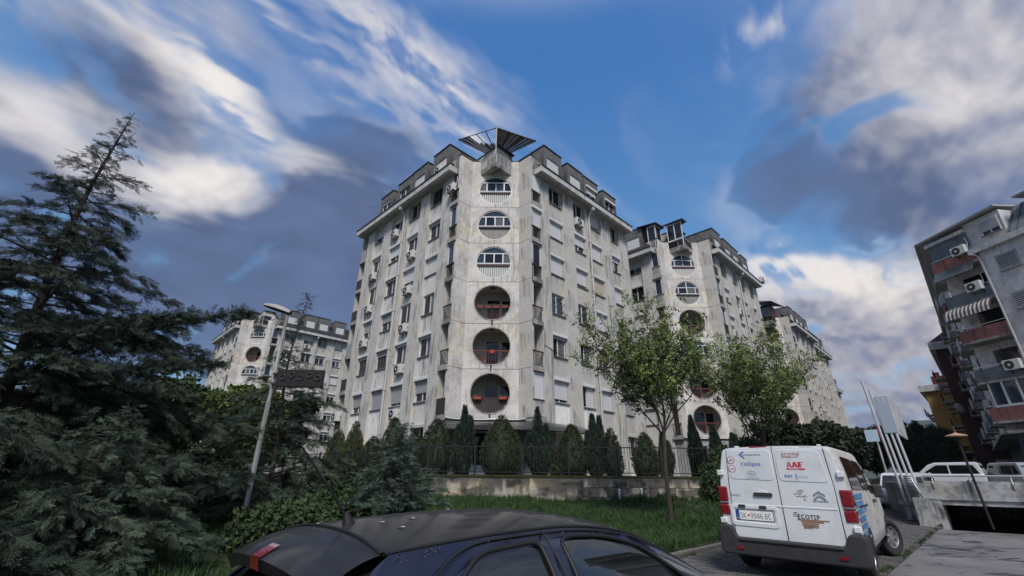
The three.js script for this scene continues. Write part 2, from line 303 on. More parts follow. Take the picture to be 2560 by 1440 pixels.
function circleOpen(b, M4, k, o = {}) {
  const g = part('round_balcony_opening', b); g.applyMatrix4(M4);
  const R = CR - 0.005, yr = -0.22;
  mesh('ring', circGeo.openRing, M.slabs, g);
  mesh('rail', bx(-chord(R, yr) + 0.01, chord(R, yr) - 0.01, yr - 0.07, yr, -0.24, -0.16), o.board ? M.railTop : M.railRed, g);
  if (o.board) { for (let x = -1.05; x < 1.06; x += 0.15) { const y = -chord(R, x) + 0.03; if (y < yr - 0.1) mesh('board', bx(x - 0.07, x + 0.07, y, yr - 0.07, -0.22, -0.18), M.darkBoard, g); } }
  else { const l = []; for (let x = -1.05; x <= 1.06; x += 0.13) { const y = -chord(R, x) + 0.01; if (y < yr - 0.1) mesh('baluster', bx(x - 0.011, x + 0.011, y, yr - 0.07, -0.215, -0.19), M.railRed, g); } }
  return g;
}
function slotBay(b, side, k, st) {
  const [u0, u1] = COLS[side].slot, y = SK(k), g = part('side_balcony', b);
  const T = (geo) => geo.translate(-BO.x, -BO.y, -BO.z);
  mesh('slab', T(fbx(side, u0 + (side === 'R' ? 0.01 : 0.02), u1 - 0.01, y - 0.2, y + 0.1, -0.6, 0.12)), M.slabs, g);
  const yt = y + 1.02;
  if (st.rail === 'board') mesh('railing', T(fbx(side, u0 + 0.03, u1 - 0.03, y + 0.1, yt, 0.02, 0.05)), M.darkBoard, g);
  else if (st.rail !== 0) {
    const l = []; for (let u = u0 + 0.06; u < u1 - 0.03; u += 0.11) l.push(T(fbx(side, u - 0.012, u + 0.012, y + 0.16, yt - 0.04, 0.02, 0.045)));
    l.push(T(fbx(side, u0 + 0.03, u1 - 0.03, y + 0.12, y + 0.16, 0.018, 0.047))); mesh('balusters', l, st.white ? M.slatW : M.rail, g);
    mesh('top_rail', T(fbx(side, u0 + 0.02, u1 - 0.02, yt - 0.06, yt, 0.0, 0.065)), st.red ? M.railTop : M.rail, g);
    if (st.white) mesh('backing_panel', T(fbx(side, u0 + 0.03, u1 - 0.03, y + 0.1, yt, -0.06, -0.03)), M.shutG, g);
  }
  if (st.t === 'glazed') {
    const y0 = y + 1.03, y1 = y + 2.58;
    mesh('frame', [fbx(side, u0 + 0.02, u1 - 0.02, y1 - 0.08, y1, -0.12, -0.04), fbx(side, u0 + 0.02, u0 + 0.1, y0, y1 - 0.08, -0.12, -0.04), fbx(side, u1 - 0.1, u1 - 0.02, y0, y1 - 0.08, -0.12, -0.04), fbx(side, u0 + 0.1, u1 - 0.1, y0, y0 + 0.06, -0.12, -0.04)].map(T), M.pvc, g);
    mesh('pane', T(fbx(side, u0 + 0.08, u1 - 0.08, y0 + 0.03, y1 - 0.05, -0.1, -0.085)), st.open ? M.interior : M.glassBlue, g);
  } else if (st.t === 'shut') mesh('shutter', T(fbx(side, u0 + 0.02, u1 - 0.02, y + 1.03, y + 2.58, -0.1, -0.05)), M.shutW, g);
  else if (st.t === 'white') mesh('blind', T(fbx(side, u0 + 0.02, u1 - 0.02, y + 1.03, y + 2.58, -0.1, -0.05)), M.pvc, g);
  if (st.lintel) mesh('shutter_box', T(fbx(side, u0 + 0.01, u1 + 0.05, y + 2.36, y + 2.58, -0.1, 0.12)), M.shutBox, g);
  return g;
}
const DEF = { s: 0.9 };
function apartmentBlock(label, dx, dy, dz, cfg) {
  const b = thing('apartment_block', label, 'building', [BO.x + dx, BO.y + dy, BO.z + dz], 'white apartment blocks with round balconies');
  const T = (g) => g.translate(-BO.x, -BO.y, -BO.z);
  const P = (n, l, m, par = b) => mesh(n, mg((Array.isArray(l) ? l : [l])).translate(-BO.x, -BO.y, -BO.z), m, par);
  const R0 = rng(cfg.seed ?? 1);
  const rEnd = 15.15 + COLS.R.end, lEnd = -17 - COLS.L.end, sides = cfg.sides ?? ['R', 'L'];
  // body behind the facades
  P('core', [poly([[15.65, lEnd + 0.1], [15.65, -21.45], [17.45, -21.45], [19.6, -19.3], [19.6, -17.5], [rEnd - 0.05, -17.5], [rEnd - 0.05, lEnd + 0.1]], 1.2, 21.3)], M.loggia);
  P('end_wall', bx(rEnd - 0.04, rEnd + 0.16, 1.2, 21.0, lEnd + 0.1, -17.02), M.greyWall);
  // corner: facet and two wings, one panel a storey
  if (cfg.prism !== false) {
    for (let k = 0; k < 6; k++) {
      const y0 = SK(k) + 0.014, y1 = k === 5 ? 22.45 : SK(k + 1) - 0.014, cy = SK(k) + 1.4;
      const top = k === 5 && cfg.top !== 'none' ? [[FW, y1], [FW / 2 + 1.1, y1], [FW / 2 + 1.1, 21.61], [FW / 2 - 1.1, 21.61], [FW / 2 - 1.1, y1], [0, y1]] : [[FW, y1], [0, y1]];
      const s = new THREE.Shape([[0, y0], [FW, y0], ...top].map((p) => new THREE.Vector2(...p)));
      const h = new THREE.Path(); h.absarc(FW / 2, cy, CR, 0, Math.PI * 2, true); s.holes.push(h);
      const fg = new THREE.ExtrudeGeometry(s, { depth: 0.25, bevelEnabled: false, curveSegments: 40 }); fg.translate(0, 0, -0.25); wuv(fg, k * 3.3, dx); fg.applyMatrix4(MF);
      P('corner_panel', fg, M.plasterF);
      P('wing_panel', poly([[15.15, -20.4], [16.22, -20.4], [16.4, -20.6], [15.15, -20.6]].reverse(), y0, y1), M.plasterF);
      P('wing_panel', poly([[18.57, -18.07], [18.57, -17.0], [18.77, -17.0], [18.77, -18.25]].reverse(), y0, y1), M.pilaster);
      const m4 = new THREE.Matrix4().copy(MF).multiply(new THREE.Matrix4().makeTranslation(FW / 2, cy, 0)); const pz = new THREE.Vector3().setFromMatrixPosition(m4).sub(BO); m4.setPosition(pz);
      const ct = cfg.circ[k];
      if (ct.t === 'g') circleGlazed(b, m4, k, ct); else if (ct.t === 'o') circleOpen(b, m4, k, ct);
      else { circleOpen(b, m4, k, ct); }
      if (k < 6) {
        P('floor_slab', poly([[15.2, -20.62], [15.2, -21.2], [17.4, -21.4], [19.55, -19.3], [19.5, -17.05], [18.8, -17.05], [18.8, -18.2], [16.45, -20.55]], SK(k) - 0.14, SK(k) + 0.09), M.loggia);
        P('seam', [new THREE.BoxGeometry(FW - 0.04, 0.1, 0.2).translate(FW / 2, SK(k), -0.13).applyMatrix4(MF)], M.sill);
      }
    }
    P('corner_roof', poly([[15.2, -20.62], [15.2, -22.3], [18, -22.3], [20.4, -20], [20.4, -17.05], [18.8, -17.05], [18.8, -18.2], [16.45, -20.55]], 21.4, 21.62), M.roofGrey);
    P('parapet_cap', poly([[15.11, -20.37], [16.2, -20.37], [16.58, -20.0], [16.78, -20.2], [16.4, -20.64], [15.11, -20.64]].reverse(), 22.452, 22.5), M.roofEdge); P('parapet_cap', poly([[18.14, -18.44], [18.54, -18.05], [18.54, -16.97], [18.8, -16.97], [18.8, -18.2], [18.34, -18.66]].reverse(), 22.452, 22.5), M.roofEdge);
    // rooms behind the round openings
    for (let k = 0; k < 6; k++) {
      const d = part('balcony_door', b), c = new THREE.Vector3(18.5, SK(k) + 0.09, -20.35).sub(BO); d.position.copy(c); d.rotation.y = -Math.PI / 4;
      mesh('frame', barFrame(0.95, 2.1, 0.07, 0.06, [], 0.05), M.oldFrame, d); mesh('pane', bx(-0.42, 0.42, 0.06, 2.05, -0.0, 0.02), M.glass, d);
      const w = part('balcony_window', b); w.position.copy(c).add(new THREE.Vector3(0.62 + (k % 2) * 0.05, 0.85, 0.62)); w.rotation.y = -Math.PI / 4;
      mesh('frame', barFrame(0.75, 1.2, 0.06, 0.06, [], 0.05), M.oldFrame, w); mesh('pane', bx(-0.33, 0.33, 0.05, 1.15, -0.0, 0.02), M.glass, w);
      if (cfg.circ[k].t === 'o') { const l = mesh('ceiling_lamp', new THREE.CylinderGeometry(0.13, 0.16, 0.09, 14), M.acDark, b); l.position.set(17.75 - BO.x, SK(k + 1) - 0.2 - BO.y, -19.6 - BO.z); }
    }
    // triangular balcony at the top of the corner
    const tx = 16.62, tz = -18.46, A = [16.63, -20.03], B = [18.19, -18.46];
    if (cfg.top !== 'none') {
      P('top_balcony_slab', poly([A, [tx, tz], B].reverse(), 21.27, 21.6), M.slabs);
      const rail = part('top_balcony_railing', b);
      const bars = (p, q, n) => { for (let i = 0; i <= n; i++) { const x = lerp(p[0], q[0], i / n), z = lerp(p[1], q[1], i / n); mesh('baluster', T(bx(x - 0.014, x + 0.014, 21.66, 22.36, z - 0.014, z + 0.014)), cfg.top === 'canopy' ? M.slatW : M.rail, rail); } };
      bars([A[0] + 0.03, A[1] + 0.02], [tx + 0.04, tz - 0.02], 11); bars([tx + 0.12, tz - 0.03], [B[0] - 0.02, B[1] - 0.03], 11);
      mesh('top_rail', T(mg([rod([A[0] + 0.03, 22.39, A[1]], [tx + 0.03, 22.39, tz - 0.03], 0.035), rod([tx + 0.03, 22.39, tz - 0.03], [B[0], 22.39, B[1] - 0.03], 0.035), rod([A[0] + 0.03, 21.67, A[1]], [tx + 0.03, 21.67, tz - 0.03], 0.025), rod([tx + 0.03, 21.67, tz - 0.03], [B[0], 21.67, B[1] - 0.03], 0.025)])), M.slatW, rail);
    }
    // roof-level rooms behind the balcony
    P('penthouse_wall', poly([[17.6, -19.44], [19.2, -19.44], [21.5, -22], [19, -25], [17.6, -22]].reverse(), 21.6, 24.05), M.plasterF);
    P('wall_shade_pane', bx(17.68, 18.7, 21.66, 23.35, -19.44, -19.41), M.glass); P('wall_shade_pane', bx(17.57, 17.6, 21.66, 23.35, -20.5, -19.52), M.glass);  // dark panes added on the walls to give the shade under the canopy
    const gx = new THREE.Shape([[18.75, 21.6], [20.3, 21.6], [20.3, 22.5], [18.75, 24.04]].map((p) => new THREE.Vector2(...p)));
    const g1 = new THREE.ExtrudeGeometry(gx, { depth: 3, bevelEnabled: false }); g1.translate(0, 0, -22.4 - 0.06); wuv(g1); P('gable', g1, M.plasterF);
    const gz = new THREE.Shape([[20.5, 21.6], [22.1, 21.6], [22.1, 22.5], [20.5, 24.04]].map((p) => new THREE.Vector2(...p)));
    const g2 = new THREE.ExtrudeGeometry(gz, { depth: 3, bevelEnabled: false }); g2.rotateY(Math.PI / 2); g2.translate(17.66, 0, 0); wuv(g2); P('gable', g2, M.plasterF);
    P('roof_recess', [bx(18.9, 19.9, 21.7, 22.75, -19.45, -19.38), bx(17.58, 17.64, 21.7, 22.75, -21.7, -20.7)], M.darkFrame);
    P('roof_edge', [rod([18.75, 24.06, -19.4], [20.35, 22.46, -19.4], 0.045, 4), rod([17.63, 24.06, -20.5], [17.63, 22.46, -22.15], 0.045, 4), bx(17.55, 19.25, 24.05, 24.12, -19.49, -19.2), bx(17.55, 17.8, 24.052, 24.118, -22, -19.5)], M.roofEdge);
    if (cfg.top === 'canopy') {
      const tip = [16.6, 24.56, -18.4], cr = [19.9, 24.93, -17.59], cl = [15.7, 24.95, -21.7], c = [17.6, 24.1, -19.44], r = [18.75, 24.09, -19.43], l = [17.62, 24.09, -20.56];
      const can = part('roof_canopy', b);
      // corrugated sheet on the street side: one rib after the other
      const mix = (p, q, t) => p.map((v, i) => lerp(v, q[i], t)), N = 18;
      for (let i = 0; i < N; i++) {
        const a0 = mix(tip, cr, i / N), a1 = mix(tip, cr, (i + 1) / N), b0 = mix(c, r, i / N), b1 = mix(c, r, (i + 1) / N); const h = i % 2 ? 0.035 : 0; for (const q of [a0, a1, b0, b1]) q[1] += h;
        mesh('sheet_rib', T(slab(a0, a1, b1, b0, 0.012)), M.corr, can);
        // the other sheet is torn: it keeps its far third and a ragged strip along the wall
        const d0 = mix(tip, cl, i / N), d1 = mix(tip, cl, (i + 1) / N), e0 = mix(c, l, i / N), e1 = mix(c, l, (i + 1) / N); for (const q of [d0, d1, e0, e1]) q[1] += h;
        const keep = Math.min(1, i / N > 0.72 ? 1 : 0.14 + 0.3 * R0() * 0.5 + Math.max(0, i / N - 0.3) * 0.9);
        mesh('sheet_rib', T(slab(mix(e0, d0, keep), e0, e1, mix(e1, d1, Math.min(1, keep * (0.9 + 0.2 * R0()))), 0.012)), M.corr, can);
      }
      const bars = [[tip, cr], [cr, r], [tip, cl], [cl, l], [c, r], [c, l], [tip, c], [mix(tip, cl, 0.28), mix(c, l, 0.28)], [mix(tip, cl, 0.52), mix(c, l, 0.52)], [mix(tip, cr, 0.33), mix(c, r, 0.33)], [mix(tip, cr, 0.66), mix(c, r, 0.66)]];
      for (const [p, q] of bars) mesh('frame_bar', T(rod([p[0], p[1] - 0.04, p[2]], [q[0], q[1] - 0.04, q[2]], 0.035)), M.darkFrame, can);
      mesh('post', T(rod([16.65, 22.4, -18.49], [16.6, 24.5, -18.4], 0.035)), M.slatW, can);
    } else if (cfg.top === 'enclosed') {
      const e = part('glazed_enclosure', b);
      const gl = (p, q, y0, y1) => { const dxx = q[0] - p[0], dzz = q[1] - p[1], L = Math.hypot(dxx, dzz); const m4 = new THREE.Matrix4().makeRotationY(-Math.atan2(dzz, dxx)); const f = barFrame(L, y1 - y0, 0.08, 0.07, L > 1.3 ? [0.5] : [], 0).applyMatrix4(m4).translate((p[0] + q[0]) / 2, y0, (p[1] + q[1]) / 2); mesh('frame', T(f), M.pvc, e); mesh('pane', T(bx(-L / 2 + 0.05, L / 2 - 0.05, 0.05, y1 - y0 - 0.05, -0.04, -0.03).applyMatrix4(m4).translate((p[0] + q[0]) / 2, y0, (p[1] + q[1]) / 2)), M.glass, e); };
      gl([15.2, -20.45], [16.3, -20.45], 22.5, 24.0); gl([16.63, -20.0], [16.62, -18.5], 22.42, 24.2); gl([15.15, -21.3], [15.15, -20.45], 21.5, 24.0);
      mesh('roof_sheet', T(slab([14.9, 24.05, -20.2], [16.7, 24.25, -20.2], [17.9, 24.6, -22], [14.9, 24.3, -22.2], 0.06)), M.roofEdge, e);
      mesh('roof_sheet', T(slab([16.3, 24.25, -18.2], [17.5, 24.45, -18.3], [18.4, 24.75, -19.6], [16.5, 24.4, -20.3], 0.06)), M.roofEdge, e);
    } else if (cfg.top === 'roofed') {
      const e = part('roofed_enclosure', b);
      mesh('wall', T(bx(16.9, 18.5, 22.45, 24.0, -19.9, -18.4)), M.railRed, e);
      mesh('pane', T(bx(16.55, 16.6, 22.4, 24.0, -20.0, -18.5)), M.glassBlue, e); mesh('pane', T(bx(16.62, 18.0, 22.4, 23.9, -18.5, -18.45)), M.glass, e);
      mesh('roof_sheet', T(slab([15.6, 24.1, -17.9], [19.2, 24.1, -17.3], [18.9, 24.9, -20], [16.4, 24.95, -20.4], 0.08)), M.roofEdge, e);
      mesh('roof_sheet', T(slab([15.6, 24.08, -17.9], [16.4, 24.92, -20.4], [16.2, 24.9, -21.4], [14.9, 24.1, -21.4], 0.08)), M.roofEdge, e);
    }
    P('ground_storey', poly([[15.3, -20.5], [15.3, -21.5], [19.6, -21.5], [19.6, -17.15], [18.66, -17.15], [18.66, -18.14], [16.3, -20.5]], 1.2, 4.44), M.greyWall);
    P('white_edge', [tube([[15.12, 4.55, -20.37], [15.7, 4.53, -20.37], [16.24, 4.55, -20.36], [17.0, 4.53, -19.6], [17.8, 4.56, -18.82], [18.53, 4.54, -18.06], [18.53, 4.55, -17.5]], 0.055, 40)], M.pvc);
  }
  for (const side of sides) {
    const C = COLS[side], wm = side === 'R' ? M.plasterR : M.plasterL, rot = side === 'R' ? 0 : -Math.PI / 2, tab = cfg.win?.[side];
    const mid = (c) => (c[0] + c[1]) / 2;
    for (const p of C.p) P('pilaster', fbx(side, p[0], p[1], 1.2, 21.03, -0.52, 0), M.pilaster);
    C.c.forEach((c, ci) => {
      const W = c[1] - c[0] - 0.1, ci0 = side === 'R' ? c[0] + 0.02 : c[0] + 0.08, ci1 = ci0 + W, cm = (ci0 + ci1) / 2;
      let prev = 1.2;
      for (let k = -1; k < 6; k++) {
        const st = k < 0 ? (cfg.ground?.[side]?.[ci] ?? null) : (tab?.[5 - k]?.[ci] ?? { s: [0, 0.3, 0.6, 0.9, 1][Math.floor(R0() * 5)], sm: R0() < 0.25 ? 'shutG' : 'shutW', cur: R0() < 0.3 });
        const y0 = SK(k) + 1.08, H = 1.42;
        if (!st) continue;
        const fresh = k <= 0 && prev < 2 && cfg.fresh;
        P('wall_panel', fbx(side, c[0], c[1], prev, y0 - 0.001, -0.5, -0.2), fresh ? M.freshWhite : wm);
        P('jamb', fbx(side, c[0], ci0, y0 - 0.001, y0 + H, -0.5, -0.2), wm); P('jamb', fbx(side, ci1, c[1], y0 - 0.001, y0 + H, -0.5, -0.2), wm);
        const pp = fpos(side, cm, y0, -0.2); makeWindow(b, W, H, st, [pp[0] - BO.x, pp[1] - BO.y, pp[2] - BO.z], rot);
        prev = y0 + H;
      }
      P('wall_panel', fbx(side, c[0], c[1], prev, 21.02, -0.5, -0.2), wm);
    });
    // eaves with gutter, dormers, mansard
    const u0 = C.slot[0] + (cfg.prism === false ? 0 : 0.4), u1 = C.end + 0.05;
    P('eaves', fbx(side, u0, u1, 21.03, 21.47, -0.5, 0.68), M.cornice);
    P('soffit_board', [fbx(side, u0 + 0.1, u1 - 0.05, 21.0, 21.029, 0.1, 0.2), fbx(side, u0 + 0.1, u1 - 0.05, 21.0, 21.029, 0.3, 0.42)], M.greyWall);
    P('gutter', fbx(side, u0, u1 + 0.03, 21.475, 21.54, 0.5, 0.74), M.roofEdge);
    const m1 = fpos(side, C.slot[0] + 0.5, 21.5, 0.6), m2 = fpos(side, u1, 21.5, 0.6), m3 = fpos(side, u1, 23.7, -1.3), m4 = fpos(side, C.slot[0] + 1.6, 23.7, -1.3);
    P('mansard_roof', [side === 'R' ? slab(m1, m2, m3, m4, 0.08) : slab(m2, m1, m4, m3, 0.08)], M.roofEdge);
    if (cfg.prism !== false) {
      P('corner_parapet', fbx(side, C.slot[0] + 0.22, C.slot[1] + 0.25, 21.56, 22.4, -0.3, -0.02), M.slabs);
      P('corner_parapet', fbx(side, C.slot[0] + 0.22, C.slot[1] + 0.02, 21.0, 21.46, -0.3, -0.02), M.slabs);
      for (let k = 0; k < 6; k++) slotBay(b, side, k, cfg.slot?.[side]?.[k] ?? { t: R0() < 0.4 ? 'glazed' : 'open' });
    }
    C.d.forEach((d, i) => {
      const g = part('dormer', b), y1 = 24.25 - (cfg.dormerStep ?? 0) * i;
      const pc = fpos(side, mid(d), 21.5, -0.02); g.position.set(pc[0] - BO.x, pc[1] - BO.y, pc[2] - BO.z); g.rotation.y = rot;
      const w = (d[1] - d[0]) / 2;
      mesh('wall', [bx(-w, w, 0, 0.6, -3, 0), bx(-w, w, 1.85, y1 - 21.5, -3, 0), bx(-w, -w + 0.3, 0.6, 1.85, -3, 0), bx(w - 0.3, w, 0.6, 1.85, -3, 0), bx(-w + 0.3, w - 0.3, 0.6, 1.85, -3, -0.3)], M.roofGrey, g);
      mesh('roof_cap', [bx(-w - 0.05, w + 0.05, y1 - 21.5, y1 - 21.44, -3, 0.06)], M.roofEdge, g);
      const st = (cfg.dorm?.[side] ?? [])[i] ?? { s: 0.9 };
      mesh('window_frame', barFrame(2 * w - 0.6, 1.25, 0.07, 0.06, [0.5], -0.1).translate(0, 0.6, 0), M.pvc, g);
      mesh('pane', bx(-w + 0.33, w - 0.33, 0.65, 1.8, -0.15, -0.13), M.glass, g);
      if (st.s > 0) mesh('shutter', bx(-w + 0.32, w - 0.32, 0.62 + 1.2 * (1 - st.s), 1.84, -0.08, -0.05), M.shutW, g);
      if (st.b) mesh('shutter_box', bx(-w + 0.24, w - 0.24, 1.72, 1.9, -0.02, 0.12), M.shutBox, g);
    });
    // downpipe with hopper
    const pu = mid(C.p[2]), pp = (y, w) => fpos(side, pu, y, w);
    const dp = part('downpipe', b);
    mesh('pipe', T(mg([rod(pp(1.6, 0.09), pp(20.2, 0.09), 0.065, 8), tube([pp(20.2, 0.09), pp(20.45, 0.2), pp(20.7, 0.5)], 0.06, 8)])), M.pipe, dp);
    mesh('hopper', T(fbx(side, pu - 0.12, pu + 0.12, 20.7, 21.0, 0.38, 0.62)), M.pipe, dp);
    for (let y = 4; y < 20; y += 2.8) mesh('pipe_clip', T(fbx(side, pu - 0.09, pu + 0.09, y, y + 0.06, 0, 0.17)), M.pipe, dp);
    if (side === 'L') { // far end bay of the side facade
      P('pilaster', fbx('L', 17.02, 17.1, 1.2, 21.03, -1.4, -0.02), M.pilaster);
      for (let k = 0; k < 6; k++) { P('end_balcony_slab', fbx('L', 16.12, 17.0, SK(k) - 0.2, SK(k) + 0.1, -0.52, 0.08), M.slabs); P('end_balcony_railing', fbx('L', 16.14, 16.98, SK(k) + 0.1, SK(k) + 1.0, 0.02, 0.05), k % 3 === 2 ? M.shutG : M.darkBoard); }
    }
  }
  P('flat_roof', poly([[16.4, lEnd + 0.2], [16.4, -22.3], [18.2, -22.3], [20.4, -20], [20.4, -18.2], [rEnd - 0.1, -18.2], [rEnd - 0.1, lEnd + 0.2]], 21.35, 23.72), M.roofGrey);
  return b;
}
const w = (s = 0, o = {}) => ({ s, ...o });
const GLA = { t: 'g' };
const block = apartmentBlock('nearest white apartment block, its chamfered corner stacked with six round balconies facing the camera', 0, 0, 0, {
  seed: 5, top: 'canopy', fresh: true, dormerStep: 0.06,
  circ: [{ t: 'o', board: true }, { t: 'o' }, { t: 'o' }, { t: 'g', open: 1 }, { t: 'g', open: 1, dark: true, greySlat: true }, { t: 'g', open: 1, v: 1 }],
  win: {
    R: [[w(0, { open: 1 }), w(0, { open: 1 }), w(0.8), w(0)], [w(1), w(0.6), w(1), w(0.3)], [w(1), w(0.85), w(1, { sm: 'shutB' }), w(1)], [w(0, { g: 'glassBlue', b: 0 }), w(0, { b: 0 }), w(1), w(1, { sm: 'shutG' })], [w(0.12, { cur: 1 }), w(0, { cur: 1 }), w(0.5, { sm: 'shutD' }), w(0.4, { sm: 'shutD' })], [w(0.85), w(0.97, { one: 1 }), w(1), w(1, { sm: 'shutG' })]],
    L: [[w(0, { open: 1, f: 'darkFrame' }), w(0, { cur: 1 }), w(0.45), w(0.65)], [w(0.15), w(0.2), w(0.65), w(0.2, { cur: 1 })], [w(0.92), w(0.75), w(0.12), w(0, { b: 0 })], [w(0, { b: 0, cur: 1 }), w(0, { b: 0 }), w(0.5, { sm: 'shutG' }), w(0.65, { sm: 'shutG' })], [w(0.12, { cur: 1 }), w(0.12, { cur: 1 }), w(0.3, { sm: 'shutG', f: 'darkFrame' }), w(0.15, { f: 'darkFrame' })], [w(0.6, { sm: 'shutG' }), w(0.85, { sm: 'shutG' }), w(1, { sm: 'shutG' }), w(0.68, { sm: 'shutG' })]],
  },
  ground: { R: [null, null, w(0.7), w(0, { open: 1 })], L: [w(0.0), w(0.3), null, null] },
  slot: {
    R: [{ t: 'white', white: 1, red: 1 }, { t: 'open', red: 1 }, { t: 'open', red: 1 }, { t: 'glazed', open: 1, red: 1 }, { t: 'shut', red: 1, lintel: 1 }, { t: 'white', red: 1 }],
    L: [{ t: 'open', rail: 'board' }, { t: 'open' }, { t: 'open' }, { t: 'glazed' }, { t: 'glazed' }, { t: 'glazed' }],
  },
  dorm: { R: [w(1), w(1), w(0.5, { b: 1 }), w(0.1, { b: 1 })], L: [w(0.6), w(0.9), w(0), w(0.1)] },
});
// entrance canopy round the foot of the corner, and the entrance itself
{
  const can = part('entrance_canopy', block), T = (g) => g.translate(-BO.x, -BO.y, -BO.z);
  const inn = [[15.4, -20.35], [16.3, -20.3], [17.4, -19.2], [18.55, -18.05], [18.6, -16.98], [20.3, -16.97], [22.3, -16.97]];
  const out = [[14.2, -19.75], [14.75, -18.7], [15.9, -17.6], [17.1, -16.5], [18.2, -15.75], [19.9, -15.4], [22.3, -15.5]];
  M.poly = phy({ color: lc(0.02, 0.022, 0.025), roughness: 0.22, side: THREE.DoubleSide });
  for (let i = 0; i < 6; i++) {
    const rows = []; for (let j = 0; j <= 4; j++) { const t = j / 4, y = 4.42 - 0.16 * t - 0.42 * t * t; rows.push([[lerp(inn[i][0], out[i][0], t), y, lerp(inn[i][1], out[i][1], t)], [lerp(inn[i + 1][0], out[i + 1][0], t), y, lerp(inn[i + 1][1], out[i + 1][1], t)]]); }
    const l = []; for (let j = 0; j < 4; j++) l.push(slab(rows[j + 1][0], rows[j + 1][1], rows[j][1], rows[j][0], 0.012)); mesh('sheet', T(mg(l)), M.poly, can);
    const r = []; for (let j = 0; j < 4; j++) r.push(rod([rows[j][0][0], rows[j][0][1] - 0.03, rows[j][0][2]], [rows[j + 1][0][0], rows[j + 1][0][1] - 0.03, rows[j + 1][0][2]], 0.03)); mesh('rib', T(mg(r)), M.iron, can);
    mesh('edge_bar', T(rod([rows[4][0][0], 3.8, rows[4][0][2]], [rows[4][1][0], 3.8, rows[4][1][2]], 0.04)), M.iron, can);
  }
  for (const i of [0, 2, 4, 6]) mesh('post', T(rod([out[i][0], 1.5, out[i][1]], [out[i][0], 3.8, out[i][1]], 0.045, 8)), M.iron, can);
  const d = part('entrance_door', block); d.position.set(16.95 - BO.x, 1.55 - BO.y, -19.67 - BO.z); d.rotation.y = -Math.PI / 4;
  mesh('frame', barFrame(1.9, 2.35, 0.09, 0.08, [0.36], 0.16), M.pvc, d); mesh('pane', bx(-0.9, 0.9, 0.06, 2.3, 0.02, 0.08), M.glass, d);
  mesh('low_panel', bx(-0.86, 0.86, 0.09, 0.6, 0.1, 0.13), M.pvc, d); mesh('arch', discPiece(0.95, -0.95, 0.95, 0, 9, 0.02, 0.09).scale(1, 0.42, 1).translate(0, 2.36, 0), M.darkBoard, d);
}
const bars6 = (a) => a.map((t) => typeof t === 'string' ? { t } : t);
const block2 = apartmentBlock('second white apartment block in the row, dark glazed rooms on its top corner', 20.5, 0, 3.9, {
  seed: 11, top: 'enclosed', sides: ['R', 'L'], dormerStep: 0.05,
  circ: [{ t: 'o' }, { t: 'o' }, { t: 'g', dark: true }, { t: 'o' }, { t: 'g', cross: 1, dark: true, greySlat: true }, { t: 'g', cross: 1, v: 2 }],
  slot: { L: [{ t: 'open' }, { t: 'open' }, { t: 'open', rail: 'board' }, { t: 'open', rail: 'board' }, { t: 'glazed', white: 1 }, { t: 'glazed', white: 1 }] },
});
apartmentBlock('third white apartment block, its top corner closed in under a dark pitched roof', 49.7, 0, 2.7, { seed: 23, top: 'roofed', sides: ['R'], circ: bars6(['o', 'o', 'g', 'o', 'g', 'o']) });
apartmentBlock('white apartment block without round windows, set back at the far end of the third block', 64.0, 0, 1.7, { seed: 31, prism: false, sides: ['R'], circ: [] });
apartmentBlock('farthest white apartment block, small above the trees at the end of the street', 106, 0, -4.5, { seed: 37, top: 'roofed', sides: ['R'], circ: bars6(['o', 'o', 'o', 'o', 'o', 'o']) });
apartmentBlock('separate white apartment block standing far left behind the street lamp and conifers', 0.7, 0.5, -52.5, { seed: 41, top: 'plain', sides: ['R', 'L'], circ: [{ t: 'o' }, { t: 'g' }, { t: 'g', v: 1 }, { t: 'g', v: 2 }, { t: 'o' }, { t: 'g', cross: 1 }] });
// ---------------------------------------------------------------- ground, street, bank, terrace
const SY = (x) => 0.22 * sst(2.5, 8.5, x);                    // street level
const GY = (x, z) => { const d = -4.8 - z; return SY(x) + 0.08 + 0.5 * sst(0, 9, d) + 0.38 * sst(13.5, 18, x) * sst(0.5, 3.5, d) + 0.5 * sst(-15, -40, z) + 0.05 * (fbm(x * 0.7, z * 0.7, 3, 3) - 0.5); };
function grid(x0, x1, z0, z1, nx, nz, fy, m = 1) {
  const p = [], uv = [], idx = []; for (let j = 0; j <= nz; j++) for (let i = 0; i <= nx; i++) { const x = lerp(x0, x1, i / nx), z = lerp(z0, z1, j / nz); p.push(x, fy(x, z), z); uv.push(x / m, z / m); }
  for (let j = 0; j < nz; j++) for (let i = 0; i < nx; i++) { const a = j * (nx + 1) + i, b = a + 1, c = a + nx + 1, d = c + 1; if (z1 > z0) idx.push(a, c, b, b, c, d); else idx.push(a, b, c, b, d, c); }
  const g = new THREE.BufferGeometry(); g.setAttribute('position', new THREE.BufferAttribute(new Float32Array(p), 3)); g.setAttribute('uv', new THREE.BufferAttribute(new Float32Array(uv), 2)); g.setIndex(idx); g.computeVertexNormals(); return g;
}
const soilTex = tex(512, (u, v) => { const a = fbm(u * 8, v * 8, 5, 61, 8), f = fbm(u * 120, v * 120, 2, 62, 120); const k = 0.16 + 0.14 * a + 0.1 * (f - 0.5), g = sst(0.4, 0.6, fbm(u * 20, v * 20, 3, 66, 20)); return [k * (1 - 0.3 * g), k * (0.92 + 0.12 * g), k * (0.72 - 0.2 * g)]; });
M.soil = std({ map: rep(soilTex, 4), roughness: 1, bumpMap: rep(bumpP, 1.5), bumpScale: 0.03 });
M.joint = std({ map: rep(soilTex, 2), roughness: 1 });
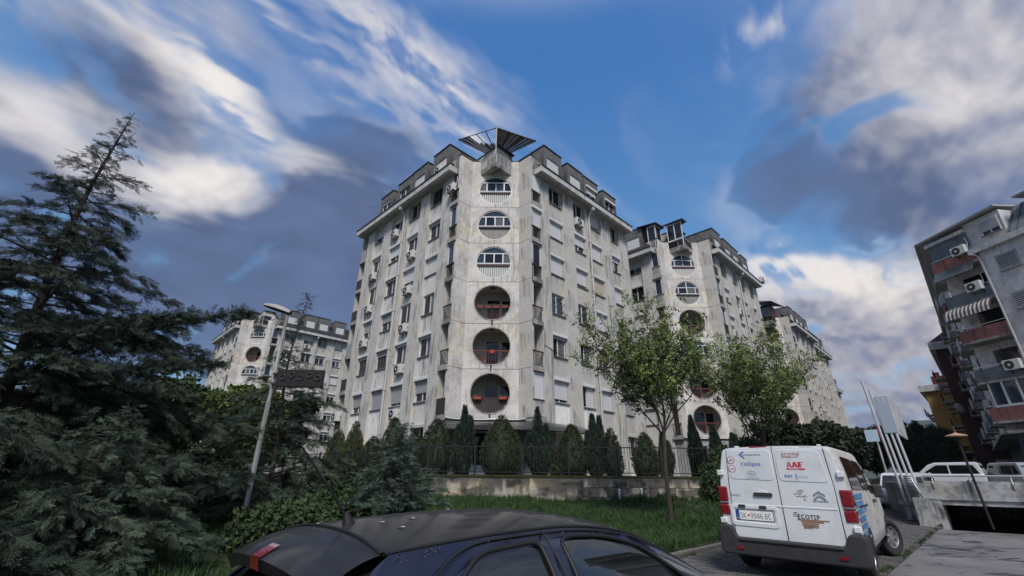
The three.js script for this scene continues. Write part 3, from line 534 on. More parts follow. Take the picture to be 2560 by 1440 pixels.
// apron: pale concrete with dark washed-out stains
const apronTex = tex(1024, (u, v) => {
  const a = fbm(u * 9, v * 9, 4, 71, 9), wq = fbm(u * 12, v * 12, 3, 78) * 0.09, m = fbm((u + v + wq) * 16 + 40, (v - u + wq * 1.6) * 48 + 90, 5, 72), s = sst(0.5, 0.68, m) * sst(0.42, 0.58, fbm(u * 8 + 3, v * 8, 4, 75)), f = vn(u * 512, v * 512, 74, 512);
  const k = (0.46 + 0.2 * (a - 0.5)) * (0.88 + 0.24 * f) * (1 - 0.75 * s); return [k, k * 0.965, k * 0.955];
});
M.apron = std({ map: rep(apronTex, 9), roughness: 0.38, bumpMap: rep(bumpP, 1.2), bumpScale: 0.01 });
M.asphalt = std({ map: rep(tex(256, (u, v) => { const k = 0.25 + 0.1 * (vn(u * 128, v * 128, 5, 128) - 0.5) + 0.06 * (fbm(u * 6, v * 6, 3, 6, 6) - 0.5); return [k, k, k * 1.02]; }), 2), roughness: 0.95 });
struct(mesh('ground', grid(-2500, 2500, 2500, -2500, 8, 8, () => -0.45, 4), M.soil));
struct(mesh('street', grid(-40, 260, -1.66, -4.66, 150, 2, (x) => SY(x) - 0.035), M.joint));
struct(mesh('concrete_apron', grid(-40, 20.2, 22, -1.62, 100, 8, (x) => SY(x)), M.apron));
struct(mesh('garage_ramp', grid(20.2, 40, 14, -1.55, 20, 2, (x) => 0.22 - 0.18 * Math.max(0, x - 20.4)), M.apron));
struct(mesh('far_road', grid(27, 260, -1.7, -4.7, 60, 1, (x) => SY(x) + 0.004), M.asphalt));
struct(mesh('grass_bank', grid(-70, 20, -4.8, -80, 150, 120, GY), M.soil));
struct(mesh('verge', grid(20, 260, -4.8, -7.8, 60, 3, (x, z) => GY(20, z)), M.soil));
// pavers: those nearest the camera one by one, the rest as stuff
{
  const R = rng(77), geos = []; for (let i = 0; i < 4; i++) geos.push(wuv(rbx(0.225, 0.06, 0.108, 0.012, 0, 0, 0, 1)));
  const mats = [0, 1, 2, 3].map((i) => std({ map: rep(tex(64, (u, v) => { const k = 0.27 + 0.04 * i + 0.16 * (fbm(u * 9, v * 9, 3, 80 + i, 9) - 0.5); return [k, k * 0.98, k * 0.97]; }), 0.3), roughness: 0.9 }));
  const bed = new THREE.Group(); bed.name = 'paving'; bed.userData.kind = 'structure'; scene.add(bed);
  const all = []; let row = 0;
  for (let x = 1.5; x < 27; x += 0.118, row++) for (let z = -4.6 + (row % 2) * 0.12; z < -1.7; z += 0.236) {
    const dx = x - 7.2, dz = z + 2.6; all.push([x, z, (x < 6.2 ? 50 : 0) + Math.hypot(dx, dz * 0.8) + (z < -4.2 ? -1.2 : 0)]);
  }
  all.sort((a, b) => a[2] - b[2]);
  const rest = [];
  all.forEach(([x, z], i) => {
    const y = SY(x) - 0.03 + (R() - 0.5) * 0.012, ry = Math.PI / 2 + (R() - 0.5) * 0.05, rx = (R() - 0.5) * 0.03;
    if (i < 300) { const m = mesh('paver', geos[i % 4], mats[Math.floor(R() * 4)], bed); m.position.set(x, y, z); m.rotation.set(rx, ry, 0); }
    else rest.push([x, y, z, ry, rx]);
  });
  const im = new THREE.InstancedMesh(geos[0], mats[1], rest.length), o = new THREE.Object3D(), c = new THREE.Color();
  rest.forEach((r, i) => { o.position.set(r[0], r[1], r[2]); o.rotation.set(r[4], r[3], 0); o.updateMatrix(); im.setMatrixAt(i, o.matrix); const k = 0.75 + 0.5 * R(); im.setColorAt(i, c.setRGB(k, k, k)); });
  im.name = 'paver_rest'; im.castShadow = im.receiveShadow = true; stuff(im); bed.add(im);
}
M.kerb = std({ map: rep(tex(128, (u, v) => { const k = 0.4 + 0.2 * (fbm(u * 20, v * 20, 3, 91, 20) - 0.5); return [k, k * 0.98, k * 0.94]; }), 1), roughness: 0.9 });
{
  const k = new THREE.Group(); k.name = 'kerb'; k.userData.kind = 'structure'; scene.add(k); const g = wuv(rbx(0.985, 0.26, 0.14, 0.02, 0, 0, 0, 1)), R = rng(3);
  for (let i = 0; i < 28; i++) { const x = 0.5 + i, m = mesh('kerb_stone', g, M.kerb, k); m.position.set(x, SY(x) - 0.06 + (R() - 0.5) * 0.012, -4.73 + (R() - 0.5) * 0.015); m.rotation.y = (R() - 0.5) * 0.012; }
  struct(mesh('far_kerb', bx(28.2, 200, 0.05, 0.3, -4.8, -4.66), M.kerb));
}
// terrace, retaining wall, fence
const W1 = [10.9, -15.2], W2 = [18.5, -7.7], WA = -Math.atan2(7.5, 7.6), WL = Math.hypot(7.6, 7.5);
struct(mesh('terrace', poly([[11.06, -15.36], [18.66, -7.84], [260, -7.84], [260, -300], [11.06, -300]], -0.4, 1.5), M.soil));
const wallTex = tex(1024, (u, v) => { // v runs up the wall: dark growth hangs from the coping in runs
  const a = fbm(u * 10, v * 3, 5, 141), run = fbm(u * 46, v * 1.6, 4, 142), drip = sst(0.30, 0.75, v + (run - 0.5) * 1.3 - 0.12), bl = sst(0.5, 0.72, fbm(u * 22, v * 5, 4, 143)), f = vn(u * 500, v * 90, 144);
  let k = 0.68 + 0.12 * (a - 0.5); k *= (1 - 0.62 * drip * (0.5 + 0.5 * a)) * (1 - 0.4 * bl) * (0.92 + 0.16 * f); const y = sst(0.55, 0.7, fbm(u * 15, v * 4, 3, 147)) * 0.12; return [k * (1 + y), k * (0.97 + y * 0.6), k * 0.9];
}, true, 256);
M.retain = std({ map: wallTex, roughness: 0.95, bumpMap: rep(bumpP, 0.35), bumpScale: 0.02 });
M.moss = std({ map: rep(tex(128, (u, v) => { const k = fbm(u * 12, v * 12, 4, 151, 12); return [0.14 + 0.12 * k, 0.14 + 0.13 * k, 0.09 + 0.05 * k]; }), 1), roughness: 1 });
function wallUV(g, s0) { const p = g.attributes.position, uv = g.attributes.uv; for (let i = 0; i < p.count; i++) uv.setXY(i, (p.getX(i) + s0) / 12, (p.getY(i) - 0.3) / 1.34); return g; }
{
  const wl = thing('retaining_wall', 'stained concrete retaining wall below the black fence, stone blocks at its right end', 'wall', [W1[0], 0, W1[1]]); wl.rotation.y = WA;
  const R = rng(9);
  for (let i = 0; i < 4; i++) { const s = -2.4 + i * 2.03, e = s + 2.03; mesh('concrete_panel', wallUV(bx(s + 0.008, e - 0.008, 0.2, 1.56, -0.3, (R() - 0.5) * 0.012), 3), M.retain, wl); }
  for (let r = 0; r < 4; r++) for (let s = 5.72 - (r % 2) * 0.0; s < WL + 0.2;) { const L = Math.min(WL + 0.3 - s, 0.65 + 0.5 * R() - (r % 2 && s < 6 ? 0.35 : 0)); if (L < 0.1) break; mesh('stone_block', wallUV(rbx(L - 0.015, 0.335, 0.3, 0.018, s + L / 2, 0.385 + r * 0.34, -0.14 + 0.02 * (R() - 0.5), 1), 3 + R() * 4), M.retain, wl); s += L; }
  mesh('coping', bx(-2.4, WL + 0.3, 1.58, 1.66, -0.34, 0.035), M.moss, wl);
  mesh('drain_pipe', [rod([7.1, 0.7, 0.05], [7.1, 1.12, 0.05], 0.04, 8), rod([7.95, 0.75, 0.05], [7.95, 1.15, 0.05], 0.045, 8)], M.pvc, wl);
  mesh('drain_cap', [new THREE.SphereGeometry(0.055, 10, 8).translate(7.1, 1.15, 0.05), new THREE.SphereGeometry(0.055, 10, 8).translate(7.95, 1.19, 0.05)], M.pvc, wl);
  const side = (n, lab, p, rot, L) => { const g = thing('retaining_wall', lab, 'wall', p); g.rotation.y = rot; for (let s = 0; s < L; s += 3) mesh('concrete_panel', wallUV(bx(s + 0.01, s + 2.99, 0.1, 1.56, -0.3, 0), s), M.retain, g); mesh('coping', bx(0, L, 1.58, 1.65, -0.33, 0.03), M.moss, g); };
  side('', 'grey retaining wall half hidden behind the conifers at the left', [W1[0], 0, W1[1] - 36], -Math.PI / 2, 36);
  side('', 'long grey retaining wall running along the street behind the white delivery van', [W2[0], 0, W2[1]], 0, 60);
  // fence
  const mkFence = (lab, p, rot, L, thick) => {
    const f = thing('metal_fence', lab, 'fence', p); f.rotation.y = rot;
    const bar = bx(-0.006, 0.006, 0.1, 1.0, -0.006, 0.006), post = bx(-0.035, 0.035, 0, 1.12, -0.035, 0.035);
    for (let s = 0; s <= L + 0.01; s += L / Math.round(L / 1.75)) { const m = mesh('post', post, M.iron, f); m.position.x = s; }
    mesh('rail', bx(0, L, 1.0, 1.04, -0.018, 0.018), M.iron, f); mesh('rail', bx(0, L, 0.08, 0.11, -0.018, 0.018), M.iron, f);
    let n = 0; for (let s = 0.06; s < L && n < 300; s += 0.115, n++) { const m = mesh('bar', bar, M.iron, f); m.position.x = s; }
    if (thick) mesh('gate_post', bx(thick - 0.05, thick + 0.05, 0, 1.2, -0.06, 0.06), M.iron, f);
  };
  mkFence('black metal bar fence on the retaining wall in front of the clipped conifers', [W1[0] - 0.15, 1.66, W1[1] - 0.15], WA, WL + 0.2, 7.4);
  mkFence('black metal bar fence continuing along the street behind the van', [W2[0] + 0.1, 1.65, W2[1] - 0.15], 0, 30);
  mkFence('black metal bar fence on the left wall behind the conifers', [W1[0] + 0.15, 1.65, W1[1] - 0.3 - 30], -Math.PI / 2, 30);
}
// underground garage: portal, deck, parapet, flank wall
M.conc = std({ map: rep(plasterTex(0.66, 0.4, 0.3, 161, [0.98, 0.99, 1]), 4), ...pb });
M.concDark = M.conc;
M.steel = std({ color: lc(0.45, 0.46, 0.47), metalness: 0.6, roughness: 0.42 });
M.alu = std({ color: lc(0.6, 0.61, 0.63), metalness: 0.45, roughness: 0.45 });
{
  const g = thing('garage_portal', 'concrete underground garage portal with parapet and a dark entrance at right', 'garage', [22, 0, -1.8]);
  const T = (q) => q.translate(-22, 0, 1.8);
  mesh('parapet', T(bx(22, 22.22, 1.0, 1.58, -1.8, 22)), M.conc, g);
  mesh('lintel', T(bx(22.06, 22.5, 0.84, 0.999, -1.8, 22)), M.concDark, g);
  mesh('jamb', T(poly([[22.02, -1.85], [22.02, -1.5], [23.2, -1.5], [31.8, -3.9], [31.8, -4.2]].reverse(), -1.5, 0.999)), M.conc, g);
  mesh('flank_wall', T(poly([[22.0, -2.02], [22.0, -1.8], [32.0, -4.0], [80, -4.0], [80, -4.2], [32, -4.22]].reverse(), 0.0, 1.5)), M.conc, g);
  mesh('deck', T(poly([[22.23, -1.8], [22.23, 22], [80, 22], [80, -3.95], [32, -3.95]].reverse(), 0.9, 1.05)), M.asphalt, g);
  mesh('back_wall', T(bx(40, 40.3, -4, 0.9, -4, 22)), M.concDark, g); mesh('side_wall', T(bx(22, 40, -4, 0.9, 14, 14.3)), M.concDark, g);
  const r = thing('parapet_railing', 'thin steel pipe railing along the garage parapet', 'railing', [22.1, 1.58, -1.7]);
  mesh('handrail', [rod([0, 0.16, -0.1], [0, 0.16, 20], 0.025)], M.steel, r);
  for (let z = 0.15; z < 18; z += 0.95) mesh('bracket', tube([[-0.12, -0.22, z], [-0.14, -0.05, z], [-0.03, 0.02, z], [0, 0.15, z]], 0.022, 10), M.steel, r);
  const s = thing('bent_guard_rail', 'bundle of bent silver guard rails on top of the garage flank wall', 'railing', [22.0, 1.5, -1.9]);
  for (let i = 0; i < 7; i++) { const o = i * 0.1; mesh('rail_tube', tube([[-0.75 + o * 0.5, -0.62 + o * 0.5, 0.1 - o * 0.2], [-0.4 + o * 0.4, -0.5 + o * 0.55, 0.02 - o * 0.2], [-0.1, -0.3 + o * 0.75, -0.1 - o * 0.15], [0.7, -0.22 + o * 0.75, -0.28 - o * 0.1], [5, -0.2 + o * 0.75, -1.22 - o * 0.1]], 0.022, 26), M.alu, s); }
  mesh('end_block', bx(-0.85, 0.0, -1.3, -0.45, -0.25, 0.1), M.conc, s);
}
// hills at the end of the street
{
  M.hill = std({ map: rep(soilTex, 60), roughness: 1 });
  scene.fog = new THREE.FogExp2(new THREE.Color(0.5, 0.56, 0.66), 0.00012);
  const p = [], idx = [], n = 90; for (let i = 0; i <= n; i++) { const a = lerp(-0.6, 0.9, i / n), r = 2000, x = Math.cos(a) * r, z = -Math.sin(a) * r, h = 110 + 150 * fbm(i * 0.13 + 3, 0.5, 5, 7); p.push(x, -5, z, x * 1.1, h, z * 1.1, x * 1.5, -5, z * 1.5); if (i < n) { const q = i * 3; idx.push(q, q + 3, q + 1, q + 1, q + 3, q + 4, q + 1, q + 4, q + 2, q + 2, q + 4, q + 5); } }
  const g = new THREE.BufferGeometry(); g.setAttribute('position', new THREE.BufferAttribute(new Float32Array(p), 3)); g.setIndex(idx); g.computeVertexNormals(); struct(mesh('hills', g, M.hill));
}
// ---------------------------------------------------------------- vehicles
function surf(nu, nv, f, flip = false) { // grid surface from f(u, v), u and v 0..1
  const p = [], uv = [], idx = []; for (let j = 0; j <= nv; j++) for (let i = 0; i <= nu; i++) { p.push(...f(i / nu, j / nv)); uv.push(i / nu, j / nv); }
  for (let j = 0; j < nv; j++) for (let i = 0; i < nu; i++) { const a = j * (nu + 1) + i, b = a + 1, c = a + nu + 1, d = c + 1; flip ? idx.push(a, c, b, b, c, d) : idx.push(a, b, c, b, d, c); }
  const g = new THREE.BufferGeometry(); g.setAttribute('position', new THREE.BufferAttribute(new Float32Array(p), 3)); g.setAttribute('uv', new THREE.BufferAttribute(new Float32Array(uv), 2)); g.setIndex(idx); g.computeVertexNormals(); return g;
}
function roundPoly(pts, r) { // rounded closed outline, sampled
  const out = [], n = pts.length; for (let i = 0; i < n; i++) { const p = new THREE.Vector2(...pts[i]), a = new THREE.Vector2(...pts[(i + n - 1) % n]), b = new THREE.Vector2(...pts[(i + 1) % n]); const da = a.clone().sub(p), db = b.clone().sub(p), ra = Math.min(r, da.length() * 0.45), rb = Math.min(r, db.length() * 0.45); const s = p.clone().add(da.setLength(ra)), e = p.clone().add(db.setLength(rb)); for (let k = 0; k <= 6; k++) { const t = k / 6; out.push([(1 - t) ** 2 * s.x + 2 * t * (1 - t) * p.x + t * t * e.x, (1 - t) ** 2 * s.y + 2 * t * (1 - t) * p.y + t * t * e.y]); } }
  const res = []; out.forEach((p, i) => { const q = out[(i + 1) % out.length], d = Math.hypot(q[0] - p[0], q[1] - p[1]), k = Math.max(1, Math.floor(d / 0.08)); for (let j = 0; j < k; j++) res.push([lerp(p[0], q[0], j / k), lerp(p[1], q[1], j / k)]); }); return res;
}
const shp = (pts) => new THREE.Shape(pts.map((p) => new THREE.Vector2(...p)));
function extr(pts, d, bevel = 0, holes = []) { const s = shp(pts); for (const h of holes) s.holes.push(new THREE.Path(h.map((p) => new THREE.Vector2(...p)))); return new THREE.ExtrudeGeometry(s, { depth: d, bevelEnabled: bevel > 0, bevelThickness: bevel, bevelSize: bevel, bevelSegments: 2 }); }
function mapGeo(g, f) { const p = g.attributes.position; for (let i = 0; i < p.count; i++) p.setXYZ(i, ...f(p.getX(i), p.getY(i), p.getZ(i))); g.computeVertexNormals(); return g; }
M.tyre = std({ color: lc(0.018, 0.018, 0.018), roughness: 0.9 });
M.rim = std({ color: lc(0.35, 0.35, 0.36), metalness: 0.7, roughness: 0.4 });
M.blackTrim = std({ color: lc(0.008, 0.008, 0.009), roughness: 0.6 });
M.red = phy({ color: lc(0.2, 0.006, 0.012), roughness: 0.2, clearcoat: 1 });
M.clearLens = phy({ color: lc(0.5, 0.47, 0.45), roughness: 0.2, clearcoat: 1 });
function wheel(parent, x, y, z, r, w, steer = 0, cover = false) {
  const g = part('wheel', parent); g.position.set(x, y, z); g.rotation.y = steer;
  const prof = [[r * 0.62, -w / 2], [r * 0.9, -w / 2], [r * 0.98, -w * 0.36], [r, -w * 0.2], [r, w * 0.2], [r * 0.98, w * 0.36], [r * 0.9, w / 2], [r * 0.62, w / 2], [r * 0.62, -w / 2]];
  const t = new THREE.LatheGeometry(prof.map((p) => new THREE.Vector2(...p)), 40); t.rotateX(Math.PI / 2); mesh('tyre', t, M.tyre, g);
  const rm = [], s = z > 0 ? 1 : -1; rm.push(new THREE.CylinderGeometry(r * 0.2, r * 0.2, w * 0.8, 20).rotateX(Math.PI / 2)); const ringG = new THREE.LatheGeometry([[r * 0.5, -w * 0.42], [r * 0.63, -w * 0.46], [r * 0.63, w * 0.46], [r * 0.5, w * 0.42], [r * 0.5, -w * 0.42]].map((p) => new THREE.Vector2(...p)), 36).rotateX(Math.PI / 2); rm.push(ringG);
  for (let i = 0; i < 7; i++) { const a = i / 7 * Math.PI * 2; rm.push(bx(r * 0.15, r * 0.56, -0.03, 0.03, s * w * 0.1, s * w * 0.36).rotateZ(a)); } rm.push(new THREE.CylinderGeometry(r * 0.6, r * 0.6, 0.02, 30).rotateX(Math.PI / 2));
  mesh('rim', rm, M.rim, g); return g;
}
// --- dark blue hatchback in the foreground
{
  const car = thing('parked_car', 'dark blue hatchback in the foreground with roof spoiler and whip aerial', 'car', [2, 0, -2.3]);
  const dust = tex(512, (u, v) => { const d = sst(0.52, 0.72, fbm2(u * 5, v * 5, 4, 181, 5, 5)) * 0.5, f = vn(u * 256, v * 256, 183, 256) * 0.035, wsh = sst(0.5, 0.8, fbm(u * 9, v * 3, 3, 187)) * 0.35; const k = 0.035 + 0.08 * d + 0.6 * f + 0.05 * wsh; return [k * 1.0, k * 0.99, k * 1.04]; });
  M.roofPaint = phy({ map: dust, roughness: 0.6, clearcoat: 0.4, clearcoatRoughness: 0.12 });
  M.carPaint = phy({ color: lc(0.008, 0.012, 0.034), metalness: 0.3, roughness: 0.35, clearcoat: 1, clearcoatRoughness: 0.06 });
  M.carGlass = phy({ color: lc(0.008, 0.01, 0.01), roughness: 0.015, ior: 1.95 });
  const O = 2.0, yb = 0.93;
  const crown = (x) => x < 2 ? 1.425 - 0.05 * ((x - 2) / 1.1) ** 2 : 1.425 - 0.075 * ((x - 2) / 0.8) ** 2;
  const yr = (x) => x > 2.8 ? lerp(crown(2.8) - 0.055, 0.96, Math.pow((x - 2.8) / 0.78, 1.12)) : x < 1.06 ? lerp(crown(1.06) - 0.06, 0.96, Math.pow((1.06 - x) / 0.42, 0.9)) : crown(x) - 0.06;
  const wr = (x) => x > 2.8 ? lerp(0.525, 0.7, (x - 2.8) / 0.78) : x < 1.06 ? lerp(0.52, 0.66, (1.06 - x) / 0.42) : 0.55 - 0.03 * ((x - 1.9) / 0.9) ** 2;
  const S = (x, v, sg, off = 0) => { const y = lerp(yb, yr(x), v), h = lerp(0.8, wr(x), v) + 0.055 * Math.sin(Math.PI * Math.min(1, v)) * 0.9; return [x - O, y, sg * (h + off)]; };
  const win1 = roundPoly([[1.16, 0.1], [1.87, 0.08], [1.9, 0.9], [1.5, 0.88], [1.28, 0.62]], 0.09), win2 = roundPoly([[2.03, 0.08], [3.2, 0.1], [3.05, 0.55], [2.82, 0.84], [2.5, 0.905], [2.06, 0.91]], 0.11);
  const outl = []; for (let i = 0; i <= 40; i++) outl.push([lerp(0.66, 3.56, i / 40), 0]); for (let i = 1; i < 8; i++) outl.push([3.56, i / 8 * 0.98]); for (let i = 40; i >= 0; i--) outl.push([lerp(0.66, 3.56, i / 40), 1]); for (let i = 7; i > 0; i--) outl.push([0.66, i / 8]);
  for (const sg of [1, -1]) {
    const s = shp(outl); for (const w of [win1, win2]) s.holes.push(new THREE.Path(w.map((p) => new THREE.Vector2(...p))));
    mesh('side_frame', mapGeo(new THREE.ShapeGeometry(s), (x, v) => S(x, v, sg)), Object.assign(M.carPaint, { side: THREE.DoubleSide }), car);
    for (const [nm, w] of [['rear_side_window', win1], ['front_side_window', win2]]) {
      mesh(nm, mapGeo(new THREE.ShapeGeometry(shp(w)), (x, v) => S(x, v, sg, -0.012)), Object.assign(M.carGlass, { side: THREE.DoubleSide }), car);
      mesh('window_seal', tube(w.map(([x, v]) => S(x, v, sg, 0.001)), 0.012, w.length * 2, 6, true), M.blackTrim, car);
    }
    const line = (f, n = 30) => Array.from({ length: n + 1 }, (_, i) => f(i / n));
    mesh('roof_ditch', tube(line((t) => { const p = S(lerp(1.07, 3.5, t), 1, sg, -0.004); p[1] += 0.004; return p; }), 0.009, 60), M.blackTrim, car);
    mesh('door_gap', tube(line((t) => { const x = lerp(1.1, 3.2, t); return S(x, 0.965 - 0.45 * Math.pow(Math.max(0, (1.6 - x) / 0.52), 2.2) - 0.05 * Math.pow(Math.max(0, (x - 2.7) / 0.5), 2), sg, 0.0); }), 0.006, 60), M.blackTrim, car);
    mesh('door_gap', tube(line((t) => S(lerp(1.965, 1.985, 1 - t), 0.96 * t, sg, 0.0), 8), 0.005, 20), M.blackTrim, car);
    // mirror and handles
    const mi = part('door_mirror', car); mesh('housing', rbx(0.14, 0.13, 0.2, 0.045, 1.02, 1.0, sg * 0.93), M.carPaint, mi); mesh('mirror_glass', bx(0.945, 0.95, 0.95, 1.05, sg * 0.93 - 0.08, sg * 0.93 + 0.08), M.rim, mi);
    for (const x of [-0.55, 0.4]) mesh('door_handle', rbx(0.2, 0.035, 0.04, 0.015, x, 0.82, sg * 0.86), M.carPaint, car);
    for (const x of [-0.85, 1.5]) wheel(car, x, 0.3, sg * 0.74, 0.3, 0.19);
    mesh('headlight', rbx(0.35, 0.16, 0.3, 0.06, 2.12, 0.68, sg * 0.6), M.clearLens, car); mesh('tail_light', rbx(0.16, 0.35, 0.18, 0.05, -1.4, 0.85, sg * 0.68), M.red, car);
  }
  mesh('roof', surf(40, 24, (u, t) => { const x = lerp(1.07, 2.84, u), q = t * 2 - 1; return [x - O, yr(x) + (crown(x) - yr(x)) * (1 - Math.pow(Math.abs(q), 2.4)) + 0.003, -q * (wr(x) - 0.008)]; }, false), Object.assign(M.roofPaint, { side: THREE.DoubleSide }), car);
  mesh('windscreen', surf(14, 16, (u, t) => { const x = lerp(2.84, 3.56, u), q = t * 2 - 1; return [x - O + 0.05 * (1 - q * q), yr(x) + (0.06 - 0.02 * u) * (1 - q * q), -q * (wr(x) - 0.03)]; }), M.carGlass, car);
  mesh('rear_window', surf(12, 16, (u, t) => { const x = lerp(1.03, 0.66, u), q = t * 2 - 1; return [x - O - 0.05 * (1 - q * q), yr(x) + 0.03 * (1 - q * q), q * (wr(x) - 0.04)]; }), M.carGlass, car);
  // spoiler: a bowed wing over the rear window, gap line to the roof, brake light in its middle
  const sp = part('roof_spoiler', car);
  const top = (u, q) => { const x = lerp(1.06, 0.82, u) - 0.05 * (1 - q * q) * u; return [x - O, crown(1.06) - 0.06 + 0.06 * (1 - Math.pow(Math.abs(q), 2.4)) - 0.075 * u * u - 0.02 * u, -q * (0.515 + 0.03 * u)]; };
  mesh('wing', [surf(8, 24, (u, t) => top(u, t * 2 - 1)), surf(2, 24, (u, t) => { const p = top(1, t * 2 - 1); return [p[0] + 0.03 * u, p[1] - 0.055 * u, p[2]]; }), surf(8, 24, (u, t) => { const p = top(u, t * 2 - 1); return [p[0] + 0.03, p[1] - 0.055, p[2]]; }, true)], M.roofPaint, sp);
  mesh('gap', tube(Array.from({ length: 21 }, (_, i) => { const p = top(0, i / 10 - 1); return [p[0] + 0.004, p[1] + 0.004, p[2]]; }), 0.008, 40), M.blackTrim, sp);
  mesh('brake_light', [surf(4, 6, (u, t) => { const p = top(lerp(0.8, 1.0, u), (t - 0.5) * 0.19); return [p[0], p[1] + 0.006, p[2]]; }), surf(2, 6, (u, t) => { const p = top(1, (t - 0.5) * 0.19); return [p[0] - 0.006 + 0.01 * u, p[1] + 0.006 - 0.05 * u, p[2]]; })], M.red, sp);
  mesh('lens_top', surf(3, 6, (u, t) => { const p = top(lerp(0.74, 0.8, u), (t - 0.5) * 0.17); return [p[0], p[1] + 0.006, p[2]]; }), std({ color: lc(0.3, 0.2, 0.2), roughness: 0.3 }), sp);
  const an = part('aerial', car); mesh('base', new THREE.CylinderGeometry(0.012, 0.034, 0.06, 14).translate(0, 0.03, 0).rotateZ(0.35).translate(1.17 - O, crown(1.17) - 0.005, 0), M.blackTrim, an);
  mesh('whip', [rod([1.155 - O, 1.42, 0], [1.08 - O, 1.52, 0], 0.0075), rod([1.08 - O, 1.52, 0], [0.87 - O, 1.75, 0], 0.005)], M.blackTrim, an);
  // lower body
  const hood = (x) => x > 3.5 ? lerp(0.95, 0.7, Math.pow((x - 3.5) / 0.8, 1.5)) : x < 0.7 ? lerp(0.95, 0.9, (0.7 - x) / 0.2) : yb + 0.01;
  mesh('body', [...[1, -1].map((sg) => surf(40, 14, (u, t) => { const x = lerp(0.5, 4.28, u), e = Math.min(1, Math.min(u, 1 - u) * 9), h = hood(x), k = (0.7 + 0.3 * Math.sqrt(e)), y = lerp(0.22, h, t), hw = (0.76 + 0.1 * Math.sin(Math.min(1, t * 1.15) * Math.PI * 0.75) - 0.04 * t * t) * k; return [x - O, y, sg * hw]; }, sg < 0)), surf(40, 10, (u, t) => { const x = lerp(0.5, 4.28, u), e = Math.min(1, Math.min(u, 1 - u) * 9), k = 0.7 + 0.3 * Math.sqrt(e), q = t * 2 - 1; return [x - O, hood(x) + (x > 3.45 ? 0.05 : -0.03) * (1 - q * q), -q * 0.79 * k]; })], M.carPaint, car);
  mesh('bumper', [rbx(0.25, 0.32, 1.4, 0.1, -1.45, 0.42, 0), rbx(0.3, 0.32, 1.35, 0.1, 2.22, 0.4, 0)], M.carPaint, car);
  // rain drops on the near side
  const R = rng(12), dl = []; const dg = new THREE.SphereGeometry(1, 6, 4); for (let i = 0; i < 260; i++) { const x = 0.95 + 2.4 * R(), top2 = R() < 0.6, v = top2 ? 0.93 + 0.06 * R() : 0.02 + 0.9 * R(); if (!top2 && ((x > 1.1 && x < 1.88) || (x > 2.05 && x < 3.1)) && R() < 0.75) continue; const r = 0.0016 + 0.0026 * R() ** 2, p = S(x, v, 1, 0.0015); dl.push(dg.clone().scale(r, r * 1.2, r * 0.8).translate(...p)); }
  stuff(mesh('rain_drops', dl, phy({ color: lc(0.02, 0.022, 0.026), roughness: 0.05, clearcoat: 1 }), car));
  const lv = []; for (let i = 0; i < 6; i++) { const x = 0.95 + 1.3 * R(), q = R() * 1.2 - 0.6; lv.push(quad([0, 0, 0], [0.02 + 0.02 * R(), 0.004, 0.005], [0.03, 0.001, 0.02], [0.005, 0.003, 0.018]).translate(x - O, yr(x) + 0.06 * (1 - Math.abs(q) ** 2.4) + 0.006, q * 0.5)); }
  stuff(mesh('petals', lv, std({ color: lc(0.5, 0.48, 0.42), side: THREE.DoubleSide }), car));
}
